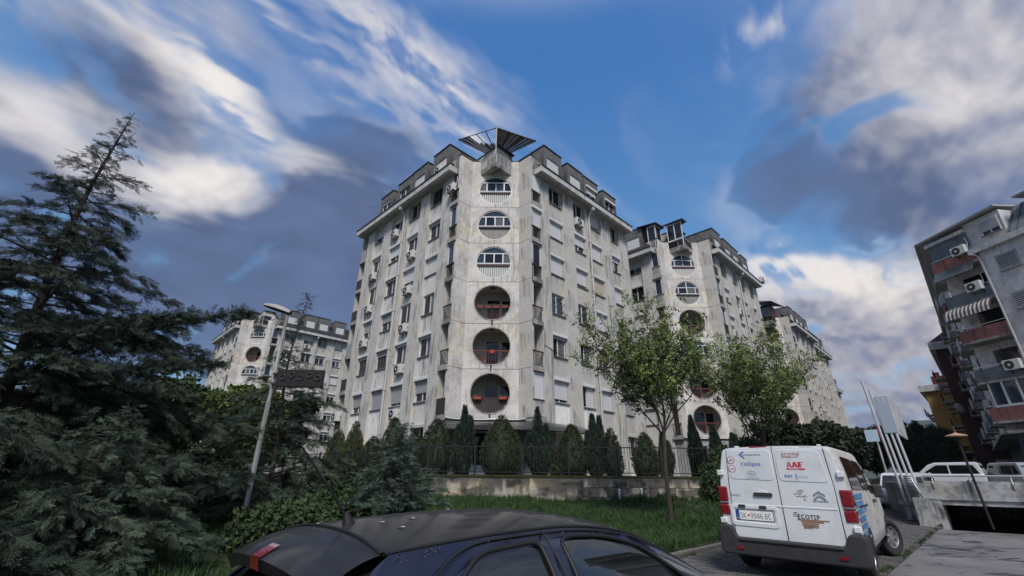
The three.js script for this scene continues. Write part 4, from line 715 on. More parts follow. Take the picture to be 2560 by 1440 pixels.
// --- white delivery van
function canvasTex(w, h, draw) { const c = document.createElement('canvas'); c.width = w; c.height = h; const x = c.getContext('2d'); x.clearRect(0, 0, w, h); draw(x, w, h); const t = new THREE.CanvasTexture(c); t.colorSpace = THREE.SRGBColorSpace; return t; }
{
  const van = thing('delivery_van', 'white delivery van seen from behind with logo stickers on its rear doors', 'van', [8.45, 0.22, -2.48]); van.rotation.set(0.012, 4 * Math.PI / 180, 0);
  const dirt = tex(256, (u, v) => { const k = 0.88 - 0.03 * sst(0.5, 0.75, fbm(u * 7, v * 7, 4, 191, 7)) - 0.04 * vn(u * 128, v * 128, 192, 128); return [k * 0.975, k * 0.99, k]; });
  M.vanPaint = phy({ map: rep(dirt, 1.6), roughness: 0.42, clearcoat: 0.6, clearcoatRoughness: 0.2, side: THREE.DoubleSide });
  M.vanSide = phy({ map: rep(tex(256, (u, v) => { const d = sst(0.4, 0.7, fbm(u * 6, v * 6, 4, 195, 6)), e = sst(0.45, 0.7, fbm(u * 24, v * 24, 3, 196, 24)); const k = 0.8 - 0.1 * d - 0.08 * e; return [k, k * 0.985, k * 0.95]; }), 1.4), roughness: 0.55, clearcoat: 0.3, clearcoatRoughness: 0.4, side: THREE.DoubleSide });
  M.bumper = std({ map: rep(tex(128, (u, v) => { const k = 0.17 + 0.07 * (fbm(u * 8, v * 8, 4, 197, 8) - 0.5) + 0.03 * vn(u * 64, v * 64, 198, 64); return [k, k, k * 1.05]; }), 0.8), roughness: 0.75 });
  const roofH = (x) => x < 0.25 ? lerp(1.85, 1.9, Math.sqrt(Math.max(0, x / 0.25))) : x < 2.9 ? 1.9 : x < 3.95 ? lerp(1.88, 1.18, Math.pow((x - 2.9) / 1.05, 1.25)) : lerp(1.18, 0.98, (x - 3.95) / 0.9);
  const sec = (x) => { const H = roofH(x), e = sst(4.98, 4.3, x), r = x < 0.08 ? 0.975 : 1, hw = 0.945 * (0.82 + 0.18 * e) * r, pts = [];
    const low = [[0.9, 0.34], [0.97, 0.4], [1, 0.6], [1, 0.85], [0.99, 1.05], [0.975, 1.2]]; for (const [a, y] of low) pts.push([hw * a, Math.min(y, H - 0.1)]);
    const sY = Math.min(1.2, H - 0.1), shY = H - 0.09; for (let i = 1; i <= 5; i++) { const t = i / 5; pts.push([hw * lerp(0.975, 0.865, t * t * 0.6 + t * 0.4), lerp(sY, shY, t)]); }
    for (let i = 1; i <= 5; i++) { const a = i / 5 * Math.PI / 2; pts.push([hw * (0.865 - 0.11 * (1 - Math.cos(a))) , shY + 0.07 * Math.sin(a)]); } pts.push([hw * 0.4, H - 0.006], [0, H]); return pts; };
  const XS = [0, 0.015, 0.05, 0.12, 0.25, 0.6, 1.1, 1.6, 2.1, 2.6, 2.9, 3.1, 3.3, 3.5, 3.7, 3.95, 4.2, 4.5, 4.75, 4.95];
  const n = sec(0).length;
  for (const sg of [1, -1]) mesh('body_side', toCreasedNormals(wuv(surf(XS.length - 1, n - 1, (u, v) => { const i = Math.round(u * (XS.length - 1)), p = sec(XS[i])[Math.round(v * (n - 1))]; const inset = i === 0 ? 0.985 : 1; return [XS[i], p[1], sg * p[0] * inset]; }, sg < 0)), 0.7), sg > 0 ? M.vanSide : M.vanPaint, van);
  const rp = sec(0).map(([a, y]) => [a * 0.985, y]); const outline = [...rp, ...rp.slice(0, -1).reverse().map(([a, y]) => [-a, y])];
  const cap = new THREE.ShapeGeometry(shp(outline)); cap.rotateY(-Math.PI / 2); mesh('rear_panel', wuv(cap), M.vanPaint, van); // local shape x -> vehicle z
  const fp = sec(4.95).map(([a, y]) => [a, y]); const fo = [...fp, ...fp.slice(0, -1).reverse().map(([a, y]) => [-a, y])]; const fc = new THREE.ShapeGeometry(shp(fo)); fc.rotateY(-Math.PI / 2).translate(4.95, 0, 0); mesh('front_panel', fc, M.vanPaint, van);
  mesh('underbody', bx(0.1, 4.8, 0.24, 0.42, -0.82, 0.82), M.blackTrim, van);
  // rear plane: shapes drawn in (a = to the right, h = up) stand just proud of x = 0
  const RP = (g, x = 0) => { g.rotateY(-Math.PI / 2); g.translate(x, 0, 0); return g; };   // extrusion depth runs towards -x
  const rear = (name, pts, d, mat, bev = 0, x = 0, holes = [], par = van) => mesh(name, wuv(RP(extr(pts, d, bev, holes), x)), mat, par);
  const rect = (a0, a1, h0, h1, r = 0.02) => roundPoly([[a0, h0], [a1, h0], [a1, h1], [a0, h1]], r);
  const dl = part('rear_door', van), dr = part('rear_door', van);
  const doorL = roundPoly([[-0.74, 0.5], [-0.012, 0.5], [-0.008, 1.865], [-0.7, 1.84], [-0.73, 1.3]], 0.03), doorR = roundPoly([[0.012, 0.5], [0.72, 0.5], [0.73, 1.3], [0.68, 1.83], [0.008, 1.865]], 0.03);
  rear('door_skin', doorL, 0.006, M.vanPaint, 0.005, -0.006, [], dl); rear('door_skin', doorR, 0.006, M.vanPaint, 0.005, -0.006, [], dr);
  rear('embossed_panel', roundPoly([[-0.7, 1.385], [-0.04, 1.37], [-0.04, 1.825], [-0.655, 1.815]], 0.07), 0.001, M.vanPaint, 0.007, -0.016, [], dl); rear('embossed_panel', roundPoly([[0.04, 1.37], [0.69, 1.355], [0.63, 1.81], [0.04, 1.825]], 0.07), 0.001, M.vanPaint, 0.007, -0.016, [], dr);
  rear('door_gap', rect(-0.008, 0.008, 0.5, 1.875, 0.002), 0.003, M.blackTrim, 0, -0.012);
  for (const s of [-1, 1]) rear('door_gap', [[s * 0.735, 0.5], [s * 0.745, 0.5], [s * 0.745, 1.3], [s * 0.71, 1.84], [s * 0.7, 1.84], [s * 0.735, 1.3]], 0.002, M.acDark, 0, -0.006);
  rear('ridge', rect(-0.73, 0.72, 0.985, 1.0, 0.006), 0.001, M.vanPaint, 0.006, -0.016);
  // plate in its recess frame
  rear('plate_recess', roundPoly([[-0.77, 0.69], [-0.09, 0.68], [-0.07, 0.975], [-0.77, 0.985]], 0.06), 0.004, M.vanPaint, 0.01, -0.014, [roundPoly([[-0.735, 0.74], [-0.12, 0.73], [-0.11, 0.94], [-0.73, 0.945]], 0.03).reverse()], dl);
  rear('plate_lamp', rect(-0.64, -0.54, 0.955, 0.99, 0.012), 0.02, M.bumper, 0.004, -0.018, [], dl); rear('plate_lamp', rect(-0.33, -0.23, 0.95, 0.985, 0.012), 0.02, M.bumper, 0.004, -0.018, [], dl);
  const dec = (name, a0, a1, h0, h1, W, H, draw, x, par = van, mat = {}) => { const g = new THREE.PlaneGeometry(a1 - a0, h1 - h0); g.translate((a0 + a1) / 2, (h0 + h1) / 2, 0); g.rotateY(-Math.PI / 2); g.translate(x, 0, 0); const m = mesh(name, g, phy({ map: canvasTex(W, H, draw), transparent: true, roughness: 0.4, ...mat }), par); return m; };
  // (a plane turned by -90 degrees faces -x and keeps its text readable from behind the van)
  const pl = part('number_plate', van);
  rear('plate_frame', rect(-0.7, -0.14, 0.765, 0.92, 0.015), 0.008, M.blackTrim, 0, -0.014, [], pl);
  dec('plate_face', -0.69, -0.15, 0.775, 0.91, 540, 135, (c, W, H) => { c.fillStyle = '#e6e6e4'; c.fillRect(0, 0, W, H); c.fillStyle = '#1e4f9c'; c.fillRect(0, 0, 44, H); c.fillStyle = '#e8e8ee'; c.font = 'bold 22px sans-serif'; c.fillText('MK', 5, 122); c.fillStyle = '#16161a'; c.font = '104px sans-serif'; c.textBaseline = 'middle'; c.save(); c.translate(54, 74); c.scale(0.78, 1); c.fillText('SK', 0, 0); c.restore(); c.fillStyle = '#b3262a'; c.fillRect(166, 56, 28, 28); c.fillStyle = '#16161a'; c.save(); c.translate(204, 74); c.scale(0.82, 1); c.fillText('9946', 0, 0); c.restore(); c.save(); c.translate(410, 74); c.scale(0.8, 1); c.fillText('BC', 0, 0); c.restore(); }, -0.0235, pl);
  // stickers
  const circ = (n) => (c, W, H) => { c.fillStyle = '#e6e9ec'; c.beginPath(); c.arc(W / 2, H / 2, W * 0.48, 0, 7); c.fill(); c.strokeStyle = '#b3232c'; c.lineWidth = W * 0.09; c.beginPath(); c.arc(W / 2, H / 2, W * 0.43, 0, 7); c.stroke(); c.fillStyle = '#15171c'; c.font = 'bold ' + Math.round(W * (n.length > 2 ? 0.36 : 0.46)) + 'px sans-serif'; c.textAlign = 'center'; c.textBaseline = 'middle'; c.fillText(n, W / 2, H * 0.53); };
  const XP = -0.0255, XD = -0.0185;
  dec('speed_sticker', -0.71, -0.59, 1.61, 1.73, 128, 128, circ('80'), XP); dec('speed_sticker', -0.71, -0.59, 1.475, 1.595, 128, 128, circ('100'), XP);
  dec('beltech_sticker', -0.52, -0.16, 1.68, 1.82, 360, 140, (c) => { c.strokeStyle = '#2f6db4'; c.lineWidth = 22; c.lineJoin = 'miter'; c.beginPath(); c.moveTo(92, 14); c.lineTo(22, 66); c.lineTo(92, 122); c.stroke(); c.fillStyle = '#23486f'; c.font = 'bold italic 34px sans-serif'; c.save(); c.translate(58, 80); c.scale(0.95, 1); c.fillText('Ammeraal Beltech', 0, 0, 300); c.restore(); }, XP);
  dec('script_sticker', -0.51, -0.19, 1.535, 1.665, 340, 140, (c) => { c.fillStyle = '#2c62ad'; c.font = 'italic bold 78px serif'; c.fillText('Culligan', 6, 86, 320); c.strokeStyle = '#2c62ad'; c.lineWidth = 5; c.beginPath(); c.moveTo(290, 84); c.quadraticCurveTo(320, 92, 336, 84); c.stroke(); }, XP);
  dec('oval_sticker', -0.5, -0.21, 1.375, 1.51, 320, 150, (c) => { c.strokeStyle = '#3f6491'; c.lineWidth = 6; c.beginPath(); c.ellipse(155, 52, 82, 42, 0, 0, 7); c.stroke(); c.fillStyle = '#3f6491'; c.font = 'bold 46px sans-serif'; c.textAlign = 'center'; c.fillText('PALL', 155, 68); c.font = '32px sans-serif'; c.fillText('Pall Corporation', 158, 136); }, XP);
  dec('outline_logo_sticker', 0.12, 0.46, 1.7, 1.8, 360, 100, (c) => { c.strokeStyle = '#a92f3e'; c.fillStyle = '#a92f3e'; c.lineWidth = 9; c.font = '74px sans-serif'; c.save(); c.scale(1.15, 1); c.strokeStyle = '#a92f3e'; c.lineWidth = 4; c.strokeText('ECOTiP', 4, 82, 300); c.restore(); c.fillStyle = '#5b8a3c'; c.fillRect(262, 4, 12, 12); c.fillStyle = '#a92f3e'; c.fillRect(0, 92, 250, 5); }, XP);
  dec('red_logo_sticker', 0.16, 0.43, 1.51, 1.66, 280, 160, (c) => { c.fillStyle = '#bb2530'; c.font = 'bold 118px serif'; c.save(); c.scale(0.98, 1); c.fillText('AAF', 12, 104, 250); c.restore(); c.fillStyle = '#bb2530'; c.font = 'bold 118px sans-serif'; c.fillText('AAF', 14, 104, 246); c.fillRect(6, 118, 262, 24); c.fillStyle = '#e8d5d6'; c.font = 'bold 18px sans-serif'; c.fillText('INTERNATIONAL', 40, 137, 200); }, XP);
  dec('group_logo_sticker', 0.11, 0.47, 1.385, 1.475, 400, 100, (c) => { c.fillStyle = '#3d6f9e'; c.font = 'bold 62px sans-serif'; c.fillText('BWF', 4, 68, 150); c.fillStyle = '#2f7fc0'; for (let i = 0; i < 4; i++) c.fillRect(176, 8 + i * 23, 24, 15); c.fillStyle = '#8fa4b5'; c.font = '50px sans-serif'; c.fillText('Group', 216, 72, 170); }, XP);
  dec('name_badge', -0.76, -0.53, 1.08, 1.18, 260, 110, (c) => { c.fillStyle = '#4d545c'; c.font = 'italic 58px serif'; c.fillText('Jumpy', 18, 70, 220); c.strokeStyle = '#4d545c'; c.lineWidth = 4; c.beginPath(); c.moveTo(4, 64); c.lineTo(60, 58); c.stroke(); }, XD);
  dec('cartoon_sticker', 0.19, 0.38, 1.075, 1.25, 220, 200, (c) => { c.fillStyle = '#14161a'; c.font = 'bold 30px sans-serif'; c.fillText("DON'T", 78, 32); c.fillText('TOUCH', 52, 62); c.fillText('MY CAR', 10, 92); c.strokeStyle = '#14161a'; c.lineWidth = 8; c.beginPath(); c.moveTo(30, 112); c.lineTo(60, 124); c.lineTo(78, 108); c.lineTo(104, 128); c.lineTo(128, 106); c.lineTo(150, 128); c.lineTo(170, 96); c.lineTo(204, 130); c.moveTo(150, 128); c.lineTo(160, 160); c.lineTo(140, 186); c.moveTo(160, 160); c.lineTo(180, 182); c.stroke(); }, XD);
  { const e = part('chevron_emblem', van); for (const o of [0, -0.055]) rear('chevron', [[0.455, 1.165 + o], [0.53, 1.215 + o], [0.605, 1.165 + o], [0.605, 1.188 + o], [0.53, 1.242 + o], [0.455, 1.188 + o]], 0.012, M.steel, 0.002, -0.014, [], e); }
  dec('maker_lettering', 0.42, 0.66, 1.065, 1.12, 300, 70, (c) => { c.fillStyle = '#33383e'; c.font = 'bold 52px sans-serif'; c.save(); c.scale(1.15, 0.85); c.fillText('CITROËN', 4, 66, 250); c.restore(); }, XD);
  dec('firm_sticker', 0.12, 0.62, 0.685, 0.93, 560, 270, (c) => { c.fillStyle = '#2a2320'; c.fillRect(20, 6, 60, 14); c.font = 'bold 96px sans-serif'; c.fillStyle = '#8b6a4a'; for (const [x, y, w, h] of [[6, 36, 60, 12], [60, 104, 460, 20], [110, 128, 330, 22], [120, 156, 240, 20], [120, 182, 240, 20], [130, 208, 220, 18], [130, 232, 130, 12]]) c.fillRect(x, y, w, h); c.fillStyle = '#57493e'; c.fillRect(10, 58, 90, 10); c.fillStyle = '#2a2320'; c.fillText('ECOTIP', 66, 100, 480); c.fillStyle = '#3f352e'; for (let i = 0; i < 4; i++) c.fillRect(140, 162 + i * 20, 190 - i * 20, 3); }, XD);
  // handle, lights, hinges, brake light
  const hd = part('door_handle', van); rear('handle_cup', roundPoly([[-0.33, 1.16], [-0.16, 1.16], [-0.19, 1.205], [-0.29, 1.21]], 0.03), 0.004, M.vanPaint, 0.008, -0.014, [], hd); rear('grip', rect(-0.375, -0.115, 1.135, 1.175, 0.018), 0.02, M.acDark, 0.008, -0.016, [], hd);
  for (const s of [-1, 1]) {
    const tl = part('tail_light', van);
    const pc = (nm, h0, h1, m) => { const g = mesh(nm, wuv(rbx(0.2, h1 - h0, 0.15, 0.022, 0.078, (h0 + h1) / 2, s * 0.862 + (s * 0.012 * (1.05 - (h0 + h1) / 2)))), m, tl); return g; };
    pc('lens', 1.035, 1.26, M.red); pc('clear_lens', 0.99, 1.035, std({ color: lc(0.16, 0.11, 0.11), roughness: 0.3 })); pc('lens', 0.83, 0.99, M.red);
    for (const [a, h] of [[0.855, 1.47], [0.905, 0.745]]) mesh('hinge', wuv(rbx(0.075, 0.085, 0.1, 0.016, -0.005, h, s * a)), M.vanPaint, van);
    rear('reflector', rect(s * 0.68 - 0.05, s * 0.68 + 0.05, 0.36, 0.395, 0.012), 0.01, M.red, 0.002, -0.108);
  }
  rear('brake_light', rect(-0.33, -0.07, 1.855, 1.885, 0.013), 0.012, M.red, 0.002, 0.004);
  // bumper wraps the corners
  mesh('rear_bumper', wuv(RP(extr(roundPoly([[-0.955, 0.3], [0.955, 0.3], [0.965, 0.655], [0.8, 0.665], [0.73, 0.5], [-0.73, 0.5], [-0.8, 0.665], [-0.965, 0.655]], 0.05), 0.36, 0.025), 0.28)), M.bumper, van);
  mesh('bumper_step', rbx(0.09, 0.05, 1.4, 0.02, -0.08, 0.495, 0), M.bumper, van);
  // side: window, blue stripes, door handle, slide rail, wheel arches, mirror, wiper
  const sideZ = (x, y) => { const p = sec(x); for (let i = 0; i < p.length - 1; i++) if (y >= p[i][1] && y <= p[i + 1][1]) return lerp(p[i][0], p[i + 1][0], (y - p[i][1]) / (p[i + 1][1] - p[i][1] + 1e-6)); return p[0][0]; };
  const sideShape = (name, pts, mat, off, par = van, sg = 1) => mesh(name, wuv(mapGeo(new THREE.ShapeGeometry(shp(pts)), (x, y) => [x, y, sg * (sideZ(x, y) + off)])), mat, par);
  M.vanGlass = phy({ color: lc(0.05, 0.024, 0.018), roughness: 0.06, ior: 1.5, side: THREE.DoubleSide });
  for (const sg of [1, -1]) { sideShape('side_window', roundPoly([[0.28, 1.27], [1.55, 1.25], [1.55, 1.72], [0.4, 1.74]], 0.06), M.vanGlass, 0.014, van, sg); sideShape('side_window', roundPoly([[1.66, 1.25], [2.55, 1.22], [2.55, 1.7], [1.66, 1.72]], 0.05), M.vanGlass, 0.014, van, sg); sideShape('cab_window', roundPoly([[2.7, 1.18], [3.6, 1.14], [3.2, 1.5], [2.95, 1.66], [2.7, 1.68]], 0.05), M.carGlass, 0.014, van, sg); }
  mesh('windscreen', surf(8, 10, (u, v) => { const x = lerp(3.0, 3.95, u), q = v * 2 - 1; return [x + 0.02, roofH(x) + 0.008, -q * 0.72]; }), M.carGlass, van);
  M.decalBlue = std({ map: tex(128, (u, v) => { const a = vn(u * 40, v * 3, 201), k = a < 0.22 ? 1 : 0; return k ? [0.62, 0.7, 0.78] : [0.22 + 0.08 * a, 0.44 + 0.06 * a, 0.66]; }), roughness: 0.5, side: THREE.DoubleSide });
  for (let i = 0; i < 7; i++) { const y = 1.2 - i * 0.098, x1 = [1.3, 1.15, 1.2, 1.0, 0.9, 0.72, 0.6][i]; sideShape('blue_stripe', [[0.12, y - 0.068], [x1 - 0.12, y - 0.068], [x1 - 0.1, y - 0.04], [x1, y - 0.03], [x1 - 0.05, y], [0.12, y]], M.decalBlue, 0.012); }
  sideShape('slide_rail', [[0.5, 1.0], [1.6, 1.0], [1.6, 1.03], [0.5, 1.03]], M.acDark, 0.008); mesh('door_handle', rbx(0.18, 0.05, 0.05, 0.018, 2.75, 1.04, 0.955), M.acDark, van);
  for (const x of [1.6, 2.62]) sideShape('door_gap', [[x, 0.42], [x + 0.012, 0.42], [x + 0.012, 1.8], [x, 1.8]], M.blackTrim, 0.003);
  for (const sg of [1, -1]) for (const x of [0.86, 4.1]) { const a = []; for (let i = 0; i <= 16; i++) { const t = i / 16 * Math.PI; a.push([x + 0.4 * Math.cos(t), 0.33 + 0.4 * Math.sin(t)]); } mesh('wheel_arch', mapGeo(new THREE.ShapeGeometry(shp(a)), (px, py) => [px, py, sg * (sideZ(px, Math.max(0.42, py)) + 0.006)]), M.blackTrim, van); }
  for (const sg of [1, -1]) { wheel(van, 0.86, 0.335, sg * 0.82, 0.335, 0.22); wheel(van, 4.1, 0.335, sg * (sg > 0 ? 0.9 : 0.82), 0.335, 0.22, -0.45); }
  { const mi = part('door_mirror', van); mesh('housing', rbx(0.1, 0.24, 0.16, 0.04, 3.4, 1.2, 1.0), M.acDark, mi); mesh('mirror_arm', rod([3.45, 1.13, 0.85], [3.42, 1.13, 0.95], 0.03), M.acDark, mi); }
  mesh('roof_aerial', rod([2.8, 1.9, 0], [2.55, 2.15, 0], 0.004), M.blackTrim, van);
  for (const x of [0.35, 1.2, 2.1]) for (const s of [-1, 1]) mesh('roof_mount', rbx(0.14, 0.025, 0.05, 0.01, x, 1.9, s * 0.62), M.vanPaint, van);
}
// --- simple parked cars on the deck and down the street: body, glass house, wheels
function distantCar(label, pos, rot, L, Wd, H, paint, o = {}) {
  const c = thing('parked_car', label, 'car', pos); c.rotation.y = rot;
  const roof = o.roof ?? [[-0.46, 0.52], [-0.42, 1], [0.16, 1], [0.3, 0.55]], bl = H * 0.56;
  const side = [[-0.5, 0.16], [-0.5, 0.5], [-0.48, 0.55], [0.32, 0.55], [0.46, 0.46], [0.5, 0.36], [0.5, 0.16]].map(([a, h]) => [a * L, h * H]);
  const eg = (pts, w, bev) => { const g = extr(pts, w - 2 * bev, bev); g.translate(0, 0, -w / 2 + bev); return g; };
  mesh('body', wuv(eg(roundPoly(side, 0.12), Wd, 0.06)), paint, c);
  const gh = roof.map(([a, h]) => [a * L, h * H]); mesh('cabin', wuv(eg(roundPoly(gh, 0.1), Wd * 0.86, 0.07)), paint, c);
  const rf = roof.length > 4 ? [roof[0], roof[1], roof[2], roof[4]] : roof, ws = rf.map(([a, h], i) => [a * L * 0.94 + (i === 1 ? 0.08 : i === 2 ? -0.02 : 0), Math.min(0.93, Math.max(0.58, h)) * H]);
  const split = (x0, x1) => roundPoly([[Math.max(x0, ws[0][0]), ws[0][1]], [Math.min(x1, ws[3][0] - 0.1), ws[0][1]], [Math.min(x1, ws[2][0]), ws[1][1]], [Math.max(x0, ws[1][0]), ws[1][1]]], 0.06);
  for (const s of [1, -1]) { for (const q of [split(-9, -0.08 * L), split(-0.06 * L, 9)]) mesh('side_window', new THREE.ShapeGeometry(shp(q)).translate(0, 0, s * (Wd * 0.43 + 0.004)), Object.assign(M.carGlass, { side: THREE.DoubleSide }), c); wheel(c, -0.3 * L, 0.31, s * (Wd / 2 - 0.1), 0.31, 0.2); wheel(c, 0.31 * L, 0.31, s * (Wd / 2 - 0.1), 0.31, 0.2); mesh('tail_light', rbx(0.1, 0.22, 0.2, 0.03, -0.495 * L, 0.48 * H, s * Wd * 0.4), M.red, c); mesh('headlight', rbx(0.2, 0.14, 0.3, 0.04, 0.47 * L, 0.4 * H, s * Wd * 0.36), M.clearLens, c); mesh('door_mirror', rbx(0.1, 0.12, 0.18, 0.04, 0.2 * L, 0.6 * H, s * (Wd / 2 + 0.02)), paint, c); }
  mesh('rear_window', rbx(0.04, 0.32 * H, Wd * 0.68, 0.015).rotateZ(-0.12).translate(roof[1][0] * L - 0.12, 0.76 * H, 0), M.carGlass, c);
  mesh('windscreen', rbx(0.04, 0.5 * H, Wd * 0.72, 0.015).rotateZ(Math.atan2(0.14 * L, 0.45 * H)).translate((rf[2][0] + rf[3][0]) / 2 * L + 0.09, 0.77 * H, 0), M.carGlass, c);
  if (o.rack) for (const s of [-1, 1]) mesh('roof_bar', rod([-0.35 * L, H + 0.09, s * Wd * 0.34], [0.1 * L, H + 0.09, s * Wd * 0.34], 0.025), M.steel, c);
  return c;
}
M.whitePaint = phy({ color: lc(0.62, 0.64, 0.67), roughness: 0.35, clearcoat: 0.8 });
M.greyPaint = phy({ color: lc(0.22, 0.25, 0.29), roughness: 0.35, clearcoat: 0.8 });
distantCar('white people carrier parked on the garage deck, side on behind the railing', [44, 1.05, -2.2], 1.45, 3.8, 1.7, 1.58, M.whitePaint, { roof: [[-0.48, 0.52], [-0.44, 1], [0.1, 0.99], [0.2, 0.9], [0.37, 0.55]] });
distantCar('grey hatchback parked tail towards the camera beside the white people carrier', [43, 1.05, 0.9], 0.5, 4.2, 1.8, 1.5, M.greyPaint);
distantCar('white off-roader with roof rack parked down the street behind the silver pylon', [34, 0.22, -3.6], 2.9, 4.3, 1.8, 1.65, M.whitePaint, { rack: 1, roof: [[-0.48, 0.52], [-0.46, 1], [0.12, 1], [0.26, 0.55]] });
// ---------------------------------------------------------------- buildings on the right, street furniture
const cwall = (r, g, b, seed) => std({ map: rep(plasterTex(0.9, 0.25, 0.14, seed, [r, g, b]), 7), ...pb });
M.rbWall = cwall(0.9, 0.9, 0.92, 211); M.rbPink = cwall(0.66, 0.44, 0.43, 221); M.rbGrey = cwall(0.44, 0.49, 0.53, 231); M.rbSide = cwall(0.8, 0.79, 0.8, 241);
M.maroon = cwall(0.3, 0.17, 0.17, 251); M.yellow = cwall(0.72, 0.58, 0.32, 261); M.redRoof = cwall(0.36, 0.13, 0.11, 271);
function acUnit(parent, W = 0.82) { // outdoor unit standing on y = 0, fan towards +z
  const H = W * 0.7, D = W * 0.36;
  mesh('housing', rbx(W, H, D, 0.03, 0, H / 2 + 0.04, D / 2 + 0.03), M.acBody, parent);
  mesh('fan_grille', [new THREE.TorusGeometry(H * 0.4, 0.012, 6, 24).translate(-W * 0.12, H / 2 + 0.04, D + 0.035), new THREE.CylinderGeometry(H * 0.38, H * 0.38, 0.012, 24).rotateX(Math.PI / 2).translate(-W * 0.12, H / 2 + 0.04, D + 0.032)], M.acDark, parent);
  mesh('fan_hub', new THREE.CylinderGeometry(H * 0.12, H * 0.12, 0.02, 16).rotateX(Math.PI / 2).translate(-W * 0.12, H / 2 + 0.04, D + 0.04), M.acBody, parent);
  for (const s of [-1, 1]) mesh('bracket', [bx(s * W * 0.33 - 0.02, s * W * 0.33 + 0.02, 0, 0.035, 0, D + 0.05), bx(s * W * 0.33 - 0.02, s * W * 0.33 + 0.02, -0.22, 0, 0, 0.03)], M.acDark, parent);
  mesh('pipe', tube([[W * 0.45, H * 0.5, 0.15], [W * 0.58, H * 0.7, 0.12], [W * 0.55, H + 0.35, 0.03], [W * 0.5, H + 0.6, 0.02]], 0.018, 14), M.shutBox, parent);
}
const ACG = 'air conditioners on the facades';
function ac(label, p, rot, W) { const g = thing('air_conditioner', label, 'air conditioner', p, ACG); g.rotation.y = rot; acUnit(g, W); return g; }
let RB;
{
  const rot = -125.8 * Math.PI / 180; RB = thing('balcony_apartment_building', 'pale apartment building at right with pink and grey balcony fronts', 'building', [46, 1.0, 0.8]); RB.rotation.y = rot;
  const b = RB, Y = -1.0, B = (x0, x1, y0, y1, z0, z1) => bx(x0, x1, y0 + Y, y1 + Y, z0, z1);
  const core = poly([[0, -1.3], [3.38, -1.3], [3.38, -0.04], [14, -0.04], [14, -16], [-6, -36], [-18.3, -25]].reverse(), 4.7 + Y, 17.0 + Y); mesh('wall', core, M.rbWall, b);
  mesh('shop_front', poly([[0.9, -2.6], [14, -2.4], [14, -16], [-6, -35], [-17, -25]].reverse(), 0, 4.7 + Y), M.rbGrey, b);
  mesh('upper_wall', poly([[0.1, -1.4], [3.0, -1.4], [3.0, -0.25], [5.3, -0.25], [5.3, -12], [-6, -34], [-18, -25]].reverse(), 17.0 + Y, 19.3 + Y), M.rbWall, b);
  mesh('soffit', poly([[-0.3, -0.9], [0.4, 0.05], [14, 0.05], [14, -2.6], [0.9, -2.7], [-17, -25.2], [-18.4, -25.1]].reverse(), 4.5 + Y, 4.68 + Y), M.slabs, b);
  mesh('cornice', [B(2.95, 14, 16.75, 17.15, -0.6, 0.28)], M.rbWall, b);
  mesh('mansard', [slab([5.3, 17.15 + Y, 0.1], [14, 17.15 + Y, 0.1], [14, 19.6 + Y, -1.6], [5.4, 19.6 + Y, -1.6], 0.1)], M.rbGrey, b);
  for (let i = 0; i < 14; i++) mesh('roof_seam', rod([5.5 + i * 0.45, 17.2 + Y, 0.1], [5.5 + i * 0.45, 19.6 + Y, -1.58], 0.03, 4), M.roofEdge, b);
  mesh('roof_eaves', [slab([-0.25, 19.3 + Y, 0.25], [5.45, 19.55 + Y, 0.25], [5.45, 19.9 + Y, -4], [-0.25, 19.7 + Y, -4], 0.12), slab([-0.25, 19.3 + Y, 0.25], [-0.25, 19.7 + Y, -4], [-17, 19.7 + Y, -26], [-18.6, 19.3 + Y, -25], 0.1), slab([6.2, 19.75 + Y, -0.4], [14, 19.9 + Y, -0.4], [14, 20.2 + Y, -4], [6.2, 20.1 + Y, -4], 0.12)], M.rbSide, b);
  const bal = [[16.4, 'rbPink'], [13.55, 'rbGrey'], [10.85, 'rbPink'], [7.98, 'rbGrey'], [5.33, 'rbPink']];
  bal.forEach(([y, m], i) => {
    const g = part('balcony', b), other = m === 'rbPink' ? 'rbGrey' : 'rbPink';
    mesh('front_panel', B(0.22, 3.28, y, y + 0.84, -0.1, 0), M[m], g); mesh('side_panel', slab([0.22, y + Y, 0], [0.22, y + 0.84 + Y, 0], [-0.35, y + 0.84 + Y, -1.3], [-0.35, y + Y, -1.3], 0.1), M[other], g);
    mesh('slab', poly([[0.2, 0.05], [3.32, 0.05], [3.32, -1.28], [-0.4, -1.28]].reverse(), y - 0.16 + Y, y - 0.005 + Y), M.slabs, g);
    mesh('rail', [rod([0.22, y + 1.0 + Y, -0.05], [3.25, y + 1.0 + Y, -0.05], 0.025), rod([0.22, y + 1.0 + Y, -0.05], [-0.3, y + 1.0 + Y, -1.2], 0.025)], M.pvc, g);
    mesh('door', B(1.0, 2.6, y + 0.02, y + 2.2, -1.32, -1.26), M.glass, g);
  });
  // top balcony: blinds; second: grey drop awning; third: striped awning; lowest: glazed in
  const g5 = part('balcony_blind', b); for (let i = 0; i < 4; i++) mesh('blind_strip', B(0.3 + i * 0.69, 0.3 + i * 0.69 + 0.67, 17.3, 18.7, -0.2, -0.17), M.rbGrey, g5); mesh('head', B(0.2, 3.05, 18.7, 18.95, -0.35, 0.02), M.rbWall, g5);
  mesh('drop_awning', [slab([0.15, 15.7 + Y, 0.35], [2.9, 15.7 + Y, 0.35], [2.95, 16.38 + Y, 0.06], [0.2, 16.38 + Y, 0.06], 0.02)], M.rbGrey, b);
  const aw = part('striped_awning', b); M.awnW = std({ color: lc(0.5, 0.48, 0.46), side: THREE.DoubleSide }); M.awnD = std({ color: lc(0.07, 0.045, 0.045), side: THREE.DoubleSide });
